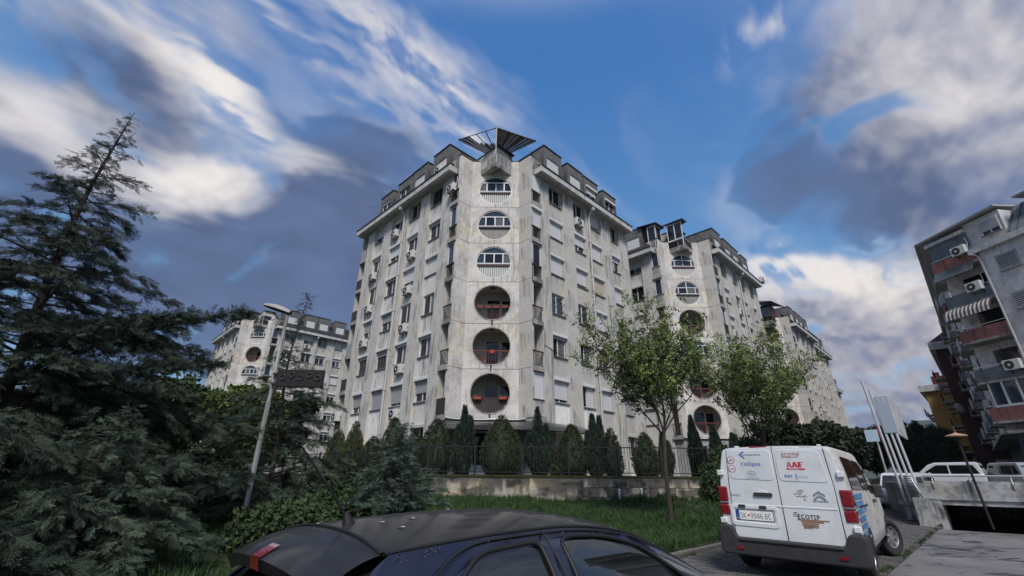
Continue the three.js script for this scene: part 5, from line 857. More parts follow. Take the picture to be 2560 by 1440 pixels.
  for (let i = 0; i < 22; i++) { const x0 = 0.25 + i * 0.136, x1 = x0 + 0.136; const l = []; for (let j = 0; j < 4; j++) { const f = (t) => [13.42 - 0.1 * t - 0.8 * t * t + Y, 0.06 + 0.62 * Math.sin(t * 1.5)]; const [ya, za] = f(j / 4), [yb2, zb] = f((j + 1) / 4); l.push(quad([x0, yb2, zb], [x1, yb2, zb], [x1, ya, za], [x0, ya, za])); } mesh('stripe', l, i % 2 ? M.awnD : M.awnW, aw); }
  const gz = part('balcony_glazing', b); mesh('frame', barFrame(2.6, 1.75, 0.1, 0.1, [0.33, 0.66], -0.02).translate(1.98, 6.2 + Y, 0), M.pvc, gz); for (let i = 0; i < 3; i++) mesh('pane', B(0.76 + i * 0.83, 0.76 + i * 0.83 + 0.78, 6.3, 7.85, -0.09, -0.07), M.glassBlue, gz);
  mesh('frame', slab([0.66, 6.2 + Y, -0.05], [0.66, 7.95 + Y, -0.05], [-0.1, 7.95 + Y, -1.2], [-0.1, 6.2 + Y, -1.2], 0.05), M.glassBlue, gz);
  const winR = (x0, x1, y0, y1, st) => { const W = x1 - x0; makeWindow(b, W, y1 - y0, st, [(x0 + x1) / 2, y0 + Y, 0.07], 0); };
  winR(4.05, 5.2, 17.72, 18.86, { s: 0.72, sm: 'shutG', b: 0 }); 
  for (let i = 0; i < 5; i++) { const y = 15.0 - i * 2.77; const lv = part('window', b); mesh('frame', barFrame(1.2, 1.1, 0.07, 0.08, [], 0.03).translate(4.75, y + Y, 0), M.shutG, lv); mesh('pane', B(4.2, 5.3, y + 0.05, y + 1.05, -0.04, -0.03), M.glass, lv); for (let k = 0; k < 7; k++) mesh('louvre', B(4.22, 5.28, y + 0.1 + k * 0.14, y + 0.19 + k * 0.14, 0.0, 0.03), M.shutG, lv); mesh('sill', B(4.1, 5.4, y - 0.1, y - 0.04, -0.04, 0.12), M.shutG, lv); }
  for (let i = 0; i < 5; i++) winR(7.2, 8.6, 14.9 - i * 2.77, 16.2 - i * 2.77, { s: 0.4, sm: 'shutG' });
  mesh('downpipe', [rod([3.4, 4.7 + Y, 0.1], [3.4, 16.4 + Y, 0.1], 0.07, 8), tube([[3.4, 16.4 + Y, 0.1], [3.3, 16.6 + Y, 0.2], [3.1, 16.75 + Y, 0.25]], 0.06, 8)], M.pipe, b);
  // long facade seen at a grazing angle: small balconies and windows
  const R = rng(61), dx = -0.61, dz = -0.79, nx = -0.79, nz = 0.61;
  for (let f = 0; f < 5; f++) for (let j = 0; j < 7; j++) {
    const t = 2 + j * 3.7, y = 5.3 + f * 2.77 + Y, cx = dx * t, cz = -1.3 + dz * t; const g = part(j % 2 ? 'window' : 'small_balcony', b); g.position.set(cx, y, cz); g.rotation.y = Math.atan2(nx, nz);
    if (j % 2) { mesh('frame', barFrame(1.3, 1.4, 0.07, 0.06, [0.5], 0.04).translate(0, 0.9, 0), M.pvc, g); mesh('pane', bx(-0.6, 0.6, 0.95, 2.25, -0.02, 0.0), M.glass, g); mesh('shutter', bx(-0.6, 0.6, 2.25 - 1.2 * R(), 2.27, 0.02, 0.045), M.shutG, g); }
    else { mesh('front_panel', bx(-1.2, 1.2, 0, 0.9, 0.65, 0.73), M[R() < 0.3 ? 'rbPink' : R() < 0.5 ? 'rbSide' : 'rbGrey'], g); mesh('slab', bx(-1.25, 1.25, -0.12, -0.003, -0.05, 0.75), M.slabs, g); mesh('side_panel', bx(-1.2, -1.12, 0, 0.9, 0, 0.65), M.rbSide, g); mesh('door', bx(-0.6, 0.7, 0.02, 2.1, 0.0, 0.03), M.glass, g); }
  }
  // sign over the shops
  const sg = part('shop_sign', b); mesh('sign_board', B(0.9, 6.5, 3.2, 4.35, -0.5, -0.4), std({ color: lc(0.01, 0.014, 0.05), roughness: 0.5 }), sg);
  const st = mesh('sign_lettering', new THREE.PlaneGeometry(1.6, 0.7).translate(2.1, 3.75 + Y, -0.394), phy({ map: canvasTex(320, 140, (c) => { c.fillStyle = '#8f7a2e'; c.font = 'bold 110px sans-serif'; c.fillText('Se', 10, 112); }), transparent: true }), sg);
  const wp = (lx, y, lz) => new THREE.Vector3(lx, y, lz).applyAxisAngle(new THREE.Vector3(0, 1, 0), rot).add(new THREE.Vector3(46, 0, 0.8)).toArray();
  ac('air conditioner hung on the top pink balcony front', wp(2.5, 17.0, 0.02), rot, 0.95); ac('air conditioner on the grey balcony above the striped awning', wp(2.5, 14.1, 0.02), rot, 0.95); ac('air conditioner on the grey balcony front below the striped awning', wp(2.75, 8.35, 0.02), rot, 0.95);
  const dish = (label, p, ry, r) => { const g = thing('satellite_dish', label, 'satellite dish', p); g.rotation.y = ry; mesh('reflector', new THREE.SphereGeometry(r * 1.6, 24, 8, 0, Math.PI * 2, 0, 0.66).rotateX(-Math.PI / 2 + 0.3).translate(0, r * 0.4, 1.35 * r), M.shutG, g); mesh('arm', rod([0, -r * 0.5, 0.0], [0, -r * 0.1, -r * 1.1], 0.02), M.acDark, g); mesh('mount', rod([0, -r, 0.2], [0, 0.1, 0.15], 0.03), M.acDark, g); };
  dish('round grey satellite dish sticking out from the pale building with pink balconies', wp(-1.45, 14.7, -2.0), rot + 2.4, 0.6);
  for (let i = 0; i < 6; i++) { const p = wp(dx * (5 + i * 3.1) - 0.1, 6.8 + (i * 2.77 * 1.7) % 11, -1.3 + dz * (5 + i * 3.1)); ac(['lowest', 'second', 'third', 'fourth', 'fifth', 'sixth'][i] + ' from the corner of air conditioners on the long side of the pale right building', p, rot + Math.atan2(nx, nz), 0.9); }
  // houses farther down the street
  const m2 = thing('maroon_building', 'dark maroon apartment building behind the pale one with pink balconies', 'building', [72, 1.0, -0.9]);
  mesh('wall', bx(0, 22, 0, 14.8, 0, 20), M.maroon, m2); mesh('cornice', bx(-0.5, 22.4, 14.8, 15.7, -0.5, 20.4), M.rbSide, m2); mesh('roof', slab([-0.4, 15.7, -0.4], [-0.4, 15.7, 20], [4, 18.2, 20], [4, 18.2, 2], 0.3), M.maroon, m2); mesh('roof', slab([22, 15.7, -0.4], [-0.4, 15.7, -0.4], [4, 18.2, 2], [22, 18.2, 2], 0.3), M.maroon, m2);
  for (let f = 0; f < 5; f++) for (let j = 0; j < 4; j++) { const g = part('window', m2); g.position.set(0, 1.2 + f * 2.8, 2.2 + j * 4.4); g.rotation.y = -Math.PI / 2; mesh('frame', barFrame(1.5, 1.4, 0.08, 0.06, [0.5], 0.06), M.oldFrame, g); mesh('pane', bx(-0.7, 0.7, 0.05, 1.35, 0.0, 0.02), M.glass, g); }
  for (let f = 0; f < 5; f++) for (let j = 0; j < 3; j++) { const g = part('small_balcony', m2); g.position.set(4 + j * 6, 0.8 + f * 2.8, 0); mesh('front_panel', bx(-1.4, 1.4, 0, 0.95, -1.0, -0.92), j % 2 ? M.rbSide : M.maroon, g); mesh('slab', bx(-1.4, 1.4, -0.15, -0.003, -1.0, 0), M.slabs, g); }
  const y2 = thing('yellow_building', 'ochre yellow building with red roof storey at the street end', 'building', [95, 1.0, -4.1]);
  mesh('wall', bx(0, 18, 0, 13.2, 0, 16), M.yellow, y2); mesh('cornice', bx(-0.5, 18.4, 13.2, 14.1, -0.6, 16.4), M.rbSide, y2); mesh('roof_storey', bx(1.2, 17, 14.1, 15.6, 1.2, 15), M.redRoof, y2); mesh('chimney', bx(2, 2.8, 15.6, 16.3, 1.5, 2.3), M.redRoof, y2);
  for (let f = 0; f < 4; f++) for (let j = 0; j < 3; j++) { const g = part('window', y2); g.position.set(0, 1.6 + f * 3, 4 + j * 4.4); g.rotation.y = -Math.PI / 2; mesh('frame', barFrame(1.5, 1.4, 0.08, 0.06, [0.5], 0.06), M.pvc, g); mesh('pane', bx(-0.7, 0.7, 0.05, 1.35, 0.0, 0.02), M.glass, g); const s2 = part('small_balcony', y2); s2.position.set(3 + j * 5, 1 + f * 3, 0); mesh('front_panel', bx(-1.2, 1.2, 0, 0.9, -0.9, -0.82), M.darkFrame, s2); mesh('slab', bx(-1.2, 1.2, -0.15, -0.003, -0.9, 0), M.slabs, s2); }
  dish('small dark satellite dish on the edge of the ochre yellow building', [94.6, 8.5, -4.4], 2.6, 0.6); dish('dark satellite dish on the maroon building', [71.6, 8.6, -0.6], 2.4, 0.6);
}
// pylon of silver tubes with sign boxes
{
  const p = thing('sign_pylon', 'leaning silver tube pylon with sign boxes beside the garage wall', 'sign', [23.5, 0.25, -2.62]);
  const tubes = [[-0.0, 5.15, -0.1], [0.16, 4.8, 0.06], [0.34, 4.5, 0.24], [0.5, 4.4, 0.4]];
  for (const [z0, h, z1] of tubes) mesh('tube', rod([0, 0.6, z0 + 0.02], [-0.05, h, z1 - 0.12], 0.045, 10), M.alu, p);
  mesh('base_plate', bx(-0.2, 0.25, 0.5, 0.62, -0.2, 0.7), M.concDark, p); mesh('foot', bx(-0.12, 0.15, 0, 0.5, -0.1, 0.6), M.conc, p);
  mesh('sign_box', [bx(-0.09, 0.09, 3.05, 4.45, 0.02, 0.42)], phy({ color: lc(0.55, 0.58, 0.62), metalness: 0.7, roughness: 0.25 }), p);
  mesh('sign_back', [slab([0.0, 3.0, 0.43], [1.3, 2.85, 0.55], [1.3, 4.1, 0.6], [0, 4.45, 0.43], 0.06)], M.rbSide, p);
  mesh('pale_sign', bx(-0.1, -0.06, 2.75, 3.2, -0.62, -0.2), std({ color: lc(0.42, 0.53, 0.62), roughness: 0.4 }), p); mesh('red_sign', slab([-0.05, 2.2, -0.05], [-0.05, 3.25, -0.22], [0.9, 3.2, -0.3], [0.9, 2.2, -0.12], 0.05), std({ color: lc(0.3, 0.03, 0.045), roughness: 0.5 }), p);
}
// street lamps
function cobraLamp(label, p, H, toward, o = {}) {
  const g = thing('street_lamp', label, 'street lamp', p, o.group); g.rotation.y = toward;
  const s = o.s ?? 1; M.lampPole ??= std({ map: rep(plasterTex(0.72, 0.3, 0.25, 281), 3), roughness: 0.7 });
  mesh('pole', [rod([0, 0, 0], [0, H * 0.55, 0], 0.085 * s, 12, 0.075 * s), rod([0, H * 0.55, 0], [0, H - 0.05, 0], 0.06 * s, 12, 0.052 * s)], M.lampPole, g);
  const hd = part('lamp_head', g); hd.position.set(0, H, 0); hd.rotation.z = o.tilt ?? 0.16;
  const L = 1.05 * s, prof = (t) => 0.2 * s * Math.pow(Math.sin(Math.PI * Math.min(1, 0.12 + 0.8 * t)), 0.6);
  mesh('housing', mergeVertices(surf(16, 12, (u, v) => { const a = v * Math.PI, r = prof(u); return [-0.1 * s + u * L, Math.sin(a) * r * 0.85, Math.cos(a) * r]; })), Object.assign(std({ color: lc(0.32, 0.31, 0.29), roughness: 0.6, side: THREE.DoubleSide })), hd);
  mesh('lamp_cover', surf(16, 8, (u, v) => { const a = v * Math.PI, r = prof(u) * 0.94; return [-0.1 * s + u * L, -Math.sin(a) * r * 0.35, Math.cos(a) * r]; }), std({ color: lc(0.02, 0.022, 0.024), roughness: 0.3, side: THREE.DoubleSide }), hd);
  return g;
}
{
  const g = cobraLamp('tall grey street lamp with oval head rising between the conifers at left', [3.36, 0.5, -11.2], 4.77, Math.atan2(0.58, -0.58), { s: 0.68, tilt: 0.3 });
  const sgn = thing('dark_signboard', 'dark rectangular signboard fixed to the left street lamp pole', 'sign', [3.4, 3.58, -11.1]); sgn.rotation.y = -0.75; sgn.scale.setScalar(0.74); mesh('board', rbx(1.45, 0.55, 0.12, 0.03, 0.72, 0.1, 0), M.iron, sgn); for (let i = 0; i < 5; i++) mesh('lamp_ring', new THREE.TorusGeometry(0.08, 0.02, 6, 16).translate(0.2 + i * 0.27, 0.12 + (i % 2) * 0.08, 0.07), M.acDark, sgn); mesh('clamp', [bx(-0.12, 0.02, 0.2, 0.26, -0.08, 0.08), bx(-0.12, 0.02, -0.1, -0.04, -0.08, 0.08)], M.acDark, sgn);
  cobraLamp('slim street lamp standing in the leafy trees above the white van', [34.0, 1.5, -11.3], 5.7, 2.6); cobraLamp('street lamp above the dark trees in front of the third block', [53.7, 1.5, -10.1], 6.2, 0.2, { s: 1.2 }); cobraLamp('low street lamp left of the silver pylon', [40.35, 0.25, -5.02], 4.0, 2.8);
  const d = thing('dish_lamp', 'thin lamp post with a shallow orange dish shade in front of the garage parapet', 'street lamp', [21.85, 0.2, -0.48]); mesh('pole', [rod([0, 0, 0.02], [0, 2.75, -0.06], 0.035, 10)], M.iron, d); mesh('shade', new THREE.LatheGeometry([[0.02, 0.14], [0.05, 0.1], [0.28, 0.03], [0.3, 0], [0.26, 0.0], [0.03, 0.05]].map((q) => new THREE.Vector2(...q)), 28).translate(0, 2.78, -0.06), std({ color: lc(0.42, 0.26, 0.15), roughness: 0.5, side: THREE.DoubleSide }), d); mesh('finial', new THREE.ConeGeometry(0.035, 0.25, 10).translate(0, 3.03, -0.06), M.rust, d);
}
// ---------------------------------------------------------------- vegetation
function inst(name, geo, mat, list, parent, vary = 0.35, R = rng(1)) { // list of [x,y,z, qx,qy,qz,qw, scale]
  const im = new THREE.InstancedMesh(geo, mat, list.length), m = new THREE.Matrix4(), p = new THREE.Vector3(), q = new THREE.Quaternion(), s = new THREE.Vector3(), c = new THREE.Color();
  list.forEach((a, i) => { p.set(a[0], a[1], a[2]); q.set(a[3], a[4], a[5], a[6]); s.setScalar(a[7]); m.compose(p, q, s); im.setMatrixAt(i, m); const k = 1 - vary + 2 * vary * R(), t = (R() - 0.5) * 0.25; im.setColorAt(i, c.setRGB(k * (1 + t), k, k * (1 - t))); });
  im.name = parent ? name : numbered(name); im.castShadow = im.receiveShadow = true; stuff(im); (parent ?? scene).add(im); return im;
}
const V = (x, y, z) => new THREE.Vector3(x, y, z);
const qDir = (d, roll = 0) => { const q = new THREE.Quaternion().setFromUnitVectors(V(1, 0, 0), d.clone().normalize()); return q.multiply(new THREE.Quaternion().setFromAxisAngle(V(1, 0, 0), roll)); };
const fol = (r, g, b) => std({ color: lc(r, g, b), roughness: 0.85, side: THREE.DoubleSide });
// conifer spray: an axis with short side shoots
function sprayGeo(n, len, wid, ang, seed) {
  const R = rng(seed), l = []; l.push(quad([0, -wid, 0], [1, -wid * 0.3, 0], [1, wid * 0.3, 0], [0, wid, 0]));
  for (let i = 0; i < n; i++) { const x = 0.08 + 0.88 * i / n, L = len * (1 - 0.55 * i / n) * (0.7 + 0.6 * R()), s = i % 2 ? 1 : -1, a = ang * (0.8 + 0.4 * R()), dx = Math.cos(a) * L, dy = s * Math.sin(a) * L, dz = (R() - 0.5) * L * 0.9; l.push(quad([x, 0, 0], [x + dx * 0.5 + wid, dy * 0.5, dz * 0.5], [x + dx, dy, dz], [x + dx * 0.5 - wid, dy * 0.5 + s * wid, dz * 0.5 + wid])); }
  const g = mg(l); return g;
}
const spray = sprayGeo(22, 0.36, 0.022, 0.8, 4), sprayT = sprayGeo(10, 0.5, 0.05, 0.6, 9);
M.con1 = fol(0.03, 0.046, 0.029); M.con2 = fol(0.05, 0.074, 0.048); M.con3 = fol(0.058, 0.09, 0.066);
M.bark = std({ map: rep(tex(64, (u, v) => { const k = 0.16 + 0.16 * fbm(u * 20, v * 5, 3, 7, 0); return [k, k * 0.9, k * 0.82]; }), 0.6), roughness: 1 });
function conifer(label, pos, H, Rb, o = {}) {
  const g = thing(o.name ?? 'conifer_tree', label, 'tree', pos), R = rng(o.seed ?? 7), br = [], sp = [], lean = o.lean ?? [0, 0];
  const tp = (t) => V(lean[0] * t * t * H + 0.08 * Math.sin(t * 7), t * H, lean[1] * t * t * H + 0.06 * Math.cos(t * 6));
  const tl = []; for (let i = 0; i < 12; i++) { const a = tp(i / 12), b = tp((i + 1) / 12); tl.push(rod(a.toArray(), b.toArray(), (o.tr ?? 0.12) * (1 - i / 12.5), 8, (o.tr ?? 0.12) * (1 - (i + 1) / 12.5))); }
  mesh('trunk', tl, M.bark, g);
  const N = o.n ?? 150, sc = o.sc ?? 0.3, bot = o.bot ?? 0.06;
  for (let i = 0; i < N; i++) {
    const t = bot + (0.985 - bot) * Math.pow(i / N, o.pow ?? 1.0), a = i * 2.399 + R() * 0.8, base = tp(t), prof = o.prof ? o.prof(t) : Math.pow(1 - t, 0.85);
    const L = Math.max(0.12, Rb * prof * (0.5 + 0.75 * R())), rise = (o.rise ?? 0.25) + (R() - 0.5) * 0.3, droop = (o.droop ?? 0.35) * L;
    const d = V(Math.cos(a), 0, Math.sin(a)), P = (s) => base.clone().addScaledVector(d, L * s).add(V(0, L * rise * s - droop * s * s, 0)).add(V(0.06 * Math.sin(s * 9 + i), 0, 0.06 * Math.cos(s * 8 + i)).multiplyScalar(s));
    br.push(rod(base.toArray(), P(0.5).toArray(), 0.009 + 0.007 * L, 4, 0.006 + 0.004 * L), rod(P(0.5).toArray(), P(1).toArray(), 0.006 + 0.004 * L, 4, 0.003));
    const clothe = (Q, len, dd, tip) => {
      const n = Math.max(3, Math.round(len / (o.step ?? 0.06)));
      for (let k = 0; k < n; k++) {
        const s = 0.1 + 0.9 * Math.pow((k + R()) / n, o.inner ?? 0.8), c = Q(s), fw = Q(Math.min(1, s + 0.05)).sub(Q(s - 0.05)).normalize();
        const side = V(-dd.z, 0, dd.x).multiplyScalar((R() - 0.5) * (k === n - 1 ? 0.3 : 2.2)), dir = fw.clone().addScaledVector(V(0, 1, 0), (R() - 0.6) * 0.9).add(side), q = qDir(dir, R() * 6.28), z = sc * (0.5 + 0.75 * R()) * (1 - 0.35 * t) * (0.7 + 0.3 * Math.min(1, len));
        sp.push([c.x + (R() - 0.5) * 0.12, c.y + (R() - 0.5) * 0.1, c.z + (R() - 0.5) * 0.12, q.x, q.y, q.z, q.w, z]);
      }
    };
    clothe(P, L, d);
    if (L > 0.7) for (let m = 0, mm = Math.round(L * 2.6); m < mm; m++) {
      const s0 = 0.25 + 0.7 * R(), bp = P(s0), aa = a + (m % 2 ? 1 : -1) * (0.5 + 0.6 * R()), d2 = V(Math.cos(aa), 0, Math.sin(aa)), L2 = L * (0.16 + 0.24 * R()) * (1.15 - s0 * 0.5), up2 = (R() - 0.45) * 0.5;
      const Q = (s) => bp.clone().addScaledVector(d2, L2 * s).add(V(0, L2 * (up2 * s - 0.3 * s * s), 0)); br.push(rod(bp.toArray(), Q(1).toArray(), 0.006 + 0.003 * L2, 3, 0.002)); clothe(Q, L2, d2);
    }
  }
  for (const [t, tip, dens] of o.extra ?? []) { // a few long boughs of their own
    const base = tp(t), T = V(...tip), d0 = T.clone().sub(base), L = d0.length(), dh = V(d0.x, 0, d0.z).normalize(), Q = (s) => base.clone().lerp(T, s).add(V(0, 0.25 * Math.sin(Math.PI * s) - 0.1 * s, 0));
    for (let k = 0; k < 6; k++) br.push(rod(Q(k / 6).toArray(), Q((k + 1) / 6).toArray(), 0.035 * (1 - k / 6.5), 5, 0.035 * (1 - (k + 1) / 6.5)));
    for (let k = 0; k < L * 90 * dens; k++) { const s = 0.15 + 0.85 * R(), c = Q(s), w = 0.42 * (1.05 - s * 0.75), q = qDir(dh.clone().add(V((R() - 0.5) * 2, (R() - 0.45) * 1.1, (R() - 0.5) * 2)), R() * 6.28); sp.push([c.x + (R() - 0.5) * w * 2, c.y + (R() - 0.5) * w * 0.8, c.z + (R() - 0.5) * w * 2, q.x, q.y, q.z, q.w, sc * (0.5 + 0.5 * R())]); }
  }
  stuff(mesh('branches', br, M.bark, g)); inst('foliage', spray, o.mat ?? M.con1, sp, g, 0.4, R); return g;
}
conifer('tall dark cedar at the left edge rising above the rooftops', [-0.82, 0.5, -12.1], 8.9, 4.7, { seed: 3, extra: [[0.3, [2.9, 4.05, 2.85], 1.2], [0.34, [2.1, 3.9, 2.2], 1.4], [0.24, [2.7, 3.1, 2.4], 1.6], [0.28, [1.3, 3.5, 2.6], 1.4]], n: 165, tr: 0.14, lean: [0.012, 0.012], sc: 0.28, step: 0.026, droop: 0.3, rise: 0.22, bot: 0.05, prof: (t) => Math.pow(1 - t, 1.2) * (t < 0.3 ? 1.0 : 0.95) });
conifer('broad dark conifer filling the lower left corner of the view', [-2.2, 0.1, -8.3], 4.6, 3.4, { seed: 15, n: 110, tr: 0.12, sc: 0.28, step: 0.036, droop: 0.3, rise: 0.1, bot: 0.02 });
conifer('slender young cedar with a bare tip in front of the street lamp', [3.95, 0.7, -12.1], 5.6, 1.9, { seed: 23, n: 120, tr: 0.07, lean: [0.01, 0.012], sc: 0.22, mat: M.con2, step: 0.026, prof: (t) => t > 0.72 ? 0.2 * (1 - t) + 0.05 : t > 0.45 ? 0.5 * (0.75 - t) / 0.3 + 0.12 : 0.55 + 0.45 * (0.45 - t) / 0.45, bot: 0.02 });
conifer('bushy dark juniper left of the slender cedar, low branches sweeping the ground', [0.7, 0.45, -8.9], 2.1, 1.5, { seed: 29, n: 90, tr: 0.06, sc: 0.24, mat: M.con2, step: 0.026, rise: 0.35, droop: 0.4, bot: 0.02 });
conifer('grey green pointed juniper standing in front of the retaining wall', [6.0, 0.75, -9.75], 2.05, 0.98, { seed: 31, n: 140, tr: 0.05, sc: 0.19, mat: M.con3, step: 0.022, rise: 0.55, droop: 0.35, bot: 0.01, prof: (t) => Math.pow(1 - t, 0.7) });
// broadleaf trees
function leafCluster(n, size, seed) { const R = rng(seed), l = []; for (let i = 0; i < n; i++) { const s = size * (0.6 + 0.7 * R()); l.push(mg([quad([0, 0, 0], [s * 0.3, 0.02, s * 0.5], [0, 0, s], [-s * 0.3, 0.02, s * 0.5])]).rotateX((R() - 0.3) * 1.4).rotateY(R() * 6.28).rotateZ((R() - 0.5) * 1.0).translate((R() - 0.5) * 0.16, (R() - 0.5) * 0.14, (R() - 0.5) * 0.16)); } return mg(l); }
const leafA = leafCluster(7, 0.11, 5), leafS = leafCluster(5, 0.12, 15), leafB = leafCluster(12, 0.2, 6), leafC = leafCluster(9, 0.13, 8);
M.leafG = phy({ color: lc(0.15, 0.2, 0.055), roughness: 0.7, side: THREE.DoubleSide }); M.leafD = fol(0.022, 0.036, 0.016); M.leafM = fol(0.035, 0.062, 0.018); M.leafY = fol(0.075, 0.1, 0.016);
function broadleaf(label, pos, o) {
  const g = thing('broadleaf_tree', label, 'tree', pos), R = rng(o.seed), limbs = [], lv = [];
  const tr = o.tr ?? 0.08, fork = o.fork, top = V(0.1 * (o.lx ?? 1), fork, 0.05), tmid = V(-0.06, fork * 0.5, 0.03);
  mesh('trunk', [rod([0, -0.1, 0], tmid.toArray(), tr * 1.25, 10, tr), rod(tmid.toArray(), top.toArray(), tr, 10, tr * 0.8)], M.bark, g);
  const grow = (p, d, L, r, lev) => {
    const n = 3; let q = p.clone(), dir = d.clone(); const seg = L / n;
    for (let i = 0; i < n; i++) { const e = q.clone().addScaledVector(dir, seg); limbs.push(rod(q.toArray(), e.toArray(), r * (1 - i * 0.22), lev > 1 ? 3 : 6, r * (1 - (i + 1) * 0.22))); if (lev >= (o.leafLev ?? 1) && R() < (o.fill ?? 1)) for (let k = 0; k < (o.perSeg ?? 4); k++) { const c = q.clone().lerp(e, R()), s = (o.ls ?? 1) * (0.6 + 0.8 * R()), t = new THREE.Quaternion().setFromEuler(new THREE.Euler(R() * 6, R() * 6, R() * 6)); const sp = o.spread ?? 0.14; lv.push([c.x + (R() - 0.5) * sp * 2, c.y + (R() - 0.5) * sp * 2, c.z + (R() - 0.5) * sp * 2, t.x, t.y, t.z, t.w, s]); } q = e; dir.add(V((R() - 0.5) * 0.5, (R() - 0.35) * 0.35, (R() - 0.5) * 0.5)).normalize();
      if (lev < 3) for (let k = 0; k < (lev === 0 ? (o.k0 ?? 2) : 2); k++) { const a = R() * 6.28, sd = V(Math.cos(a), (o.up ?? 0.35) + 0.5 * R(), Math.sin(a)).normalize(); grow(q.clone(), dir.clone().lerp(sd, 0.62).normalize(), L * (0.42 + 0.25 * R()), r * 0.5, lev + 1); } }
  };
  const n0 = o.limbs ?? 6; for (let i = 0; i < n0; i++) { const a = i / n0 * 6.28 + R(), tilt = (o.tilt ?? 0.7) * (0.35 + 0.9 * R()); grow(top.clone().add(V(0, -0.25 * R() * (o.low ?? 1), 0)), V(Math.cos(a) * tilt, 1, Math.sin(a) * tilt).normalize(), o.len * (0.75 + 0.4 * R()), tr * 0.55, 0); }
  stuff(mesh('limbs', limbs, M.bark, g)); inst('crown', o.geo ?? leafA, o.mat ?? M.leafG, lv, g, 0.4, R); return g;
}
broadleaf('young street tree with thin dark trunk and sparse fresh leaves left of the van', [13.1, 0.5, -6.75], { seed: 4, fork: 2.5, tr: 0.055, len: 2.4, limbs: 7, tilt: 0.74, perSeg: 1, fill: 0.6, ls: 0.9, spread: 0.12, leafLev: 1, k0: 2, geo: leafS });
broadleaf('leafy street tree directly behind the white van', [21.4, 0.9, -6.6], { seed: 8, fork: 2.0, tr: 0.06, len: 3.0, limbs: 7, tilt: 0.85, perSeg: 1, fill: 0.62, ls: 1.1, spread: 0.16, mat: M.leafG, geo: leafS });
const bt = (label, p, sd, h, len, mat, k = 0.6) => broadleaf(label, p, { seed: sd, fork: h, tr: 0.13, len, limbs: 8, tilt: 0.95, perSeg: 3, ls: 1.2, spread: 0.3, geo: leafB, mat, low: 5 * k, up: 0.2 });
bt('dark dense tree behind the van roof, nearest the second block', [28.5, 1.2, -6.9], 41, 0.9, 1.35, M.leafD); bt('dark tree below the street lamp in front of the third block', [38, 1.2, -8.4], 42, 1.1, 1.5, M.leafD); bt('dark round tree right of the third block foot', [47, 1.2, -8.3], 43, 1.2, 1.8, M.leafD); bt('dark tree behind the low street lamp', [56, 1.0, -7.4], 44, 1.5, 2.1, M.leafD); bt('far dark tree left of the silver pylon', [66, 1.0, -6.4], 45, 1.7, 2.3, M.leafD); bt('far dark tree behind the parked off-roader', [78, 0.6, -6.0], 46, 2.2, 3.0, M.leafD);
bt('green leafy tree behind the slender cedar, right of the lamp pole', [7.2, 1.0, -27.5], 47, 1.6, 1.9, M.leafY); bt('round green tree left of the lamp pole below the far block', [4.9, 1.0, -31.5], 48, 1.8, 2.1, M.leafM); bt('green tree at the foot of the far left block, between lamp pole and near block', [10.2, 1.2, -33], 49, 1.6, 1.9, M.leafD); bt('dark green tree behind the tall cedar', [0.5, 1.0, -29], 50, 1.6, 2.1, M.leafD);
conifer('dark spreading conifer in front of the ochre yellow building', [76, 0.6, -3.6], 7.2, 3.6, { seed: 55, n: 150, tr: 0.15, sc: 0.7, mat: M.leafD, step: 0.12, rise: 0.3, droop: 0.25, bot: 0.08, prof: (t) => Math.pow(1 - t, 0.6) });
// clipped conifers and columnar cypresses on the terrace
function lathePlant(name, label, pos, H, Rm, prof, mat, o = {}) {
  const g = thing(name, label, 'shrub', pos, o.group), R = rng(o.seed ?? 3), sp = [];
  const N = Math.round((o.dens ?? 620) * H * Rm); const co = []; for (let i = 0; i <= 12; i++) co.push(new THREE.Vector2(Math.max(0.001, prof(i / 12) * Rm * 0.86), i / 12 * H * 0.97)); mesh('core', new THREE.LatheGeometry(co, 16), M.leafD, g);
  for (let i = 0; i < N; i++) { const t = R(), r = prof(t); if (R() > 0.25 + r) { i -= 0.7; continue; } const a = R() * 6.28, wob = 1 + 0.12 * (fbm(a * 2 + 10, t * 6, 2, o.seed ?? 3) - 0.5) * 2, rr = r * Rm * (0.84 + 0.2 * R()) * wob; const d = V(Math.cos(a) * (o.out ?? 0.8), (o.upw ?? 0.7) + (R() - 0.5) * 0.8, Math.sin(a) * (o.out ?? 0.8)).add(V((R() - 0.5) * 0.7, 0, (R() - 0.5) * 0.7)), q = qDir(d, R() * 6.28); sp.push([Math.cos(a) * rr, t * H, Math.sin(a) * rr, q.x, q.y, q.z, q.w, (o.sc ?? 0.13) * (0.7 + 0.6 * R())]); }
  inst('foliage', sprayT, mat, sp, g, 0.35, R); return g;
}
const egg = (t) => t < 0.3 ? 0.55 + 0.45 * Math.sin(t / 0.3 * Math.PI / 2) : Math.pow(Math.max(0, 1 - Math.pow((t - 0.3) / 0.7, 1.7)), 0.9), cone = (t) => t < 0.15 ? 0.7 + 2 * t : Math.pow(Math.max(0, 1 - (t - 0.15) / 0.85), 0.8), flame = (t) => t < 0.35 ? 0.7 + 0.3 * t / 0.35 : Math.pow(Math.max(0, 1 - (t - 0.35) / 0.65), 0.75);
M.thuja = fol(0.032, 0.041, 0.01); M.thujaY = fol(0.08, 0.082, 0.011); M.thujaD = fol(0.022, 0.031, 0.012); M.cypress = fol(0.023, 0.042, 0.026);
const cl = 'clipped conifers behind the fence';
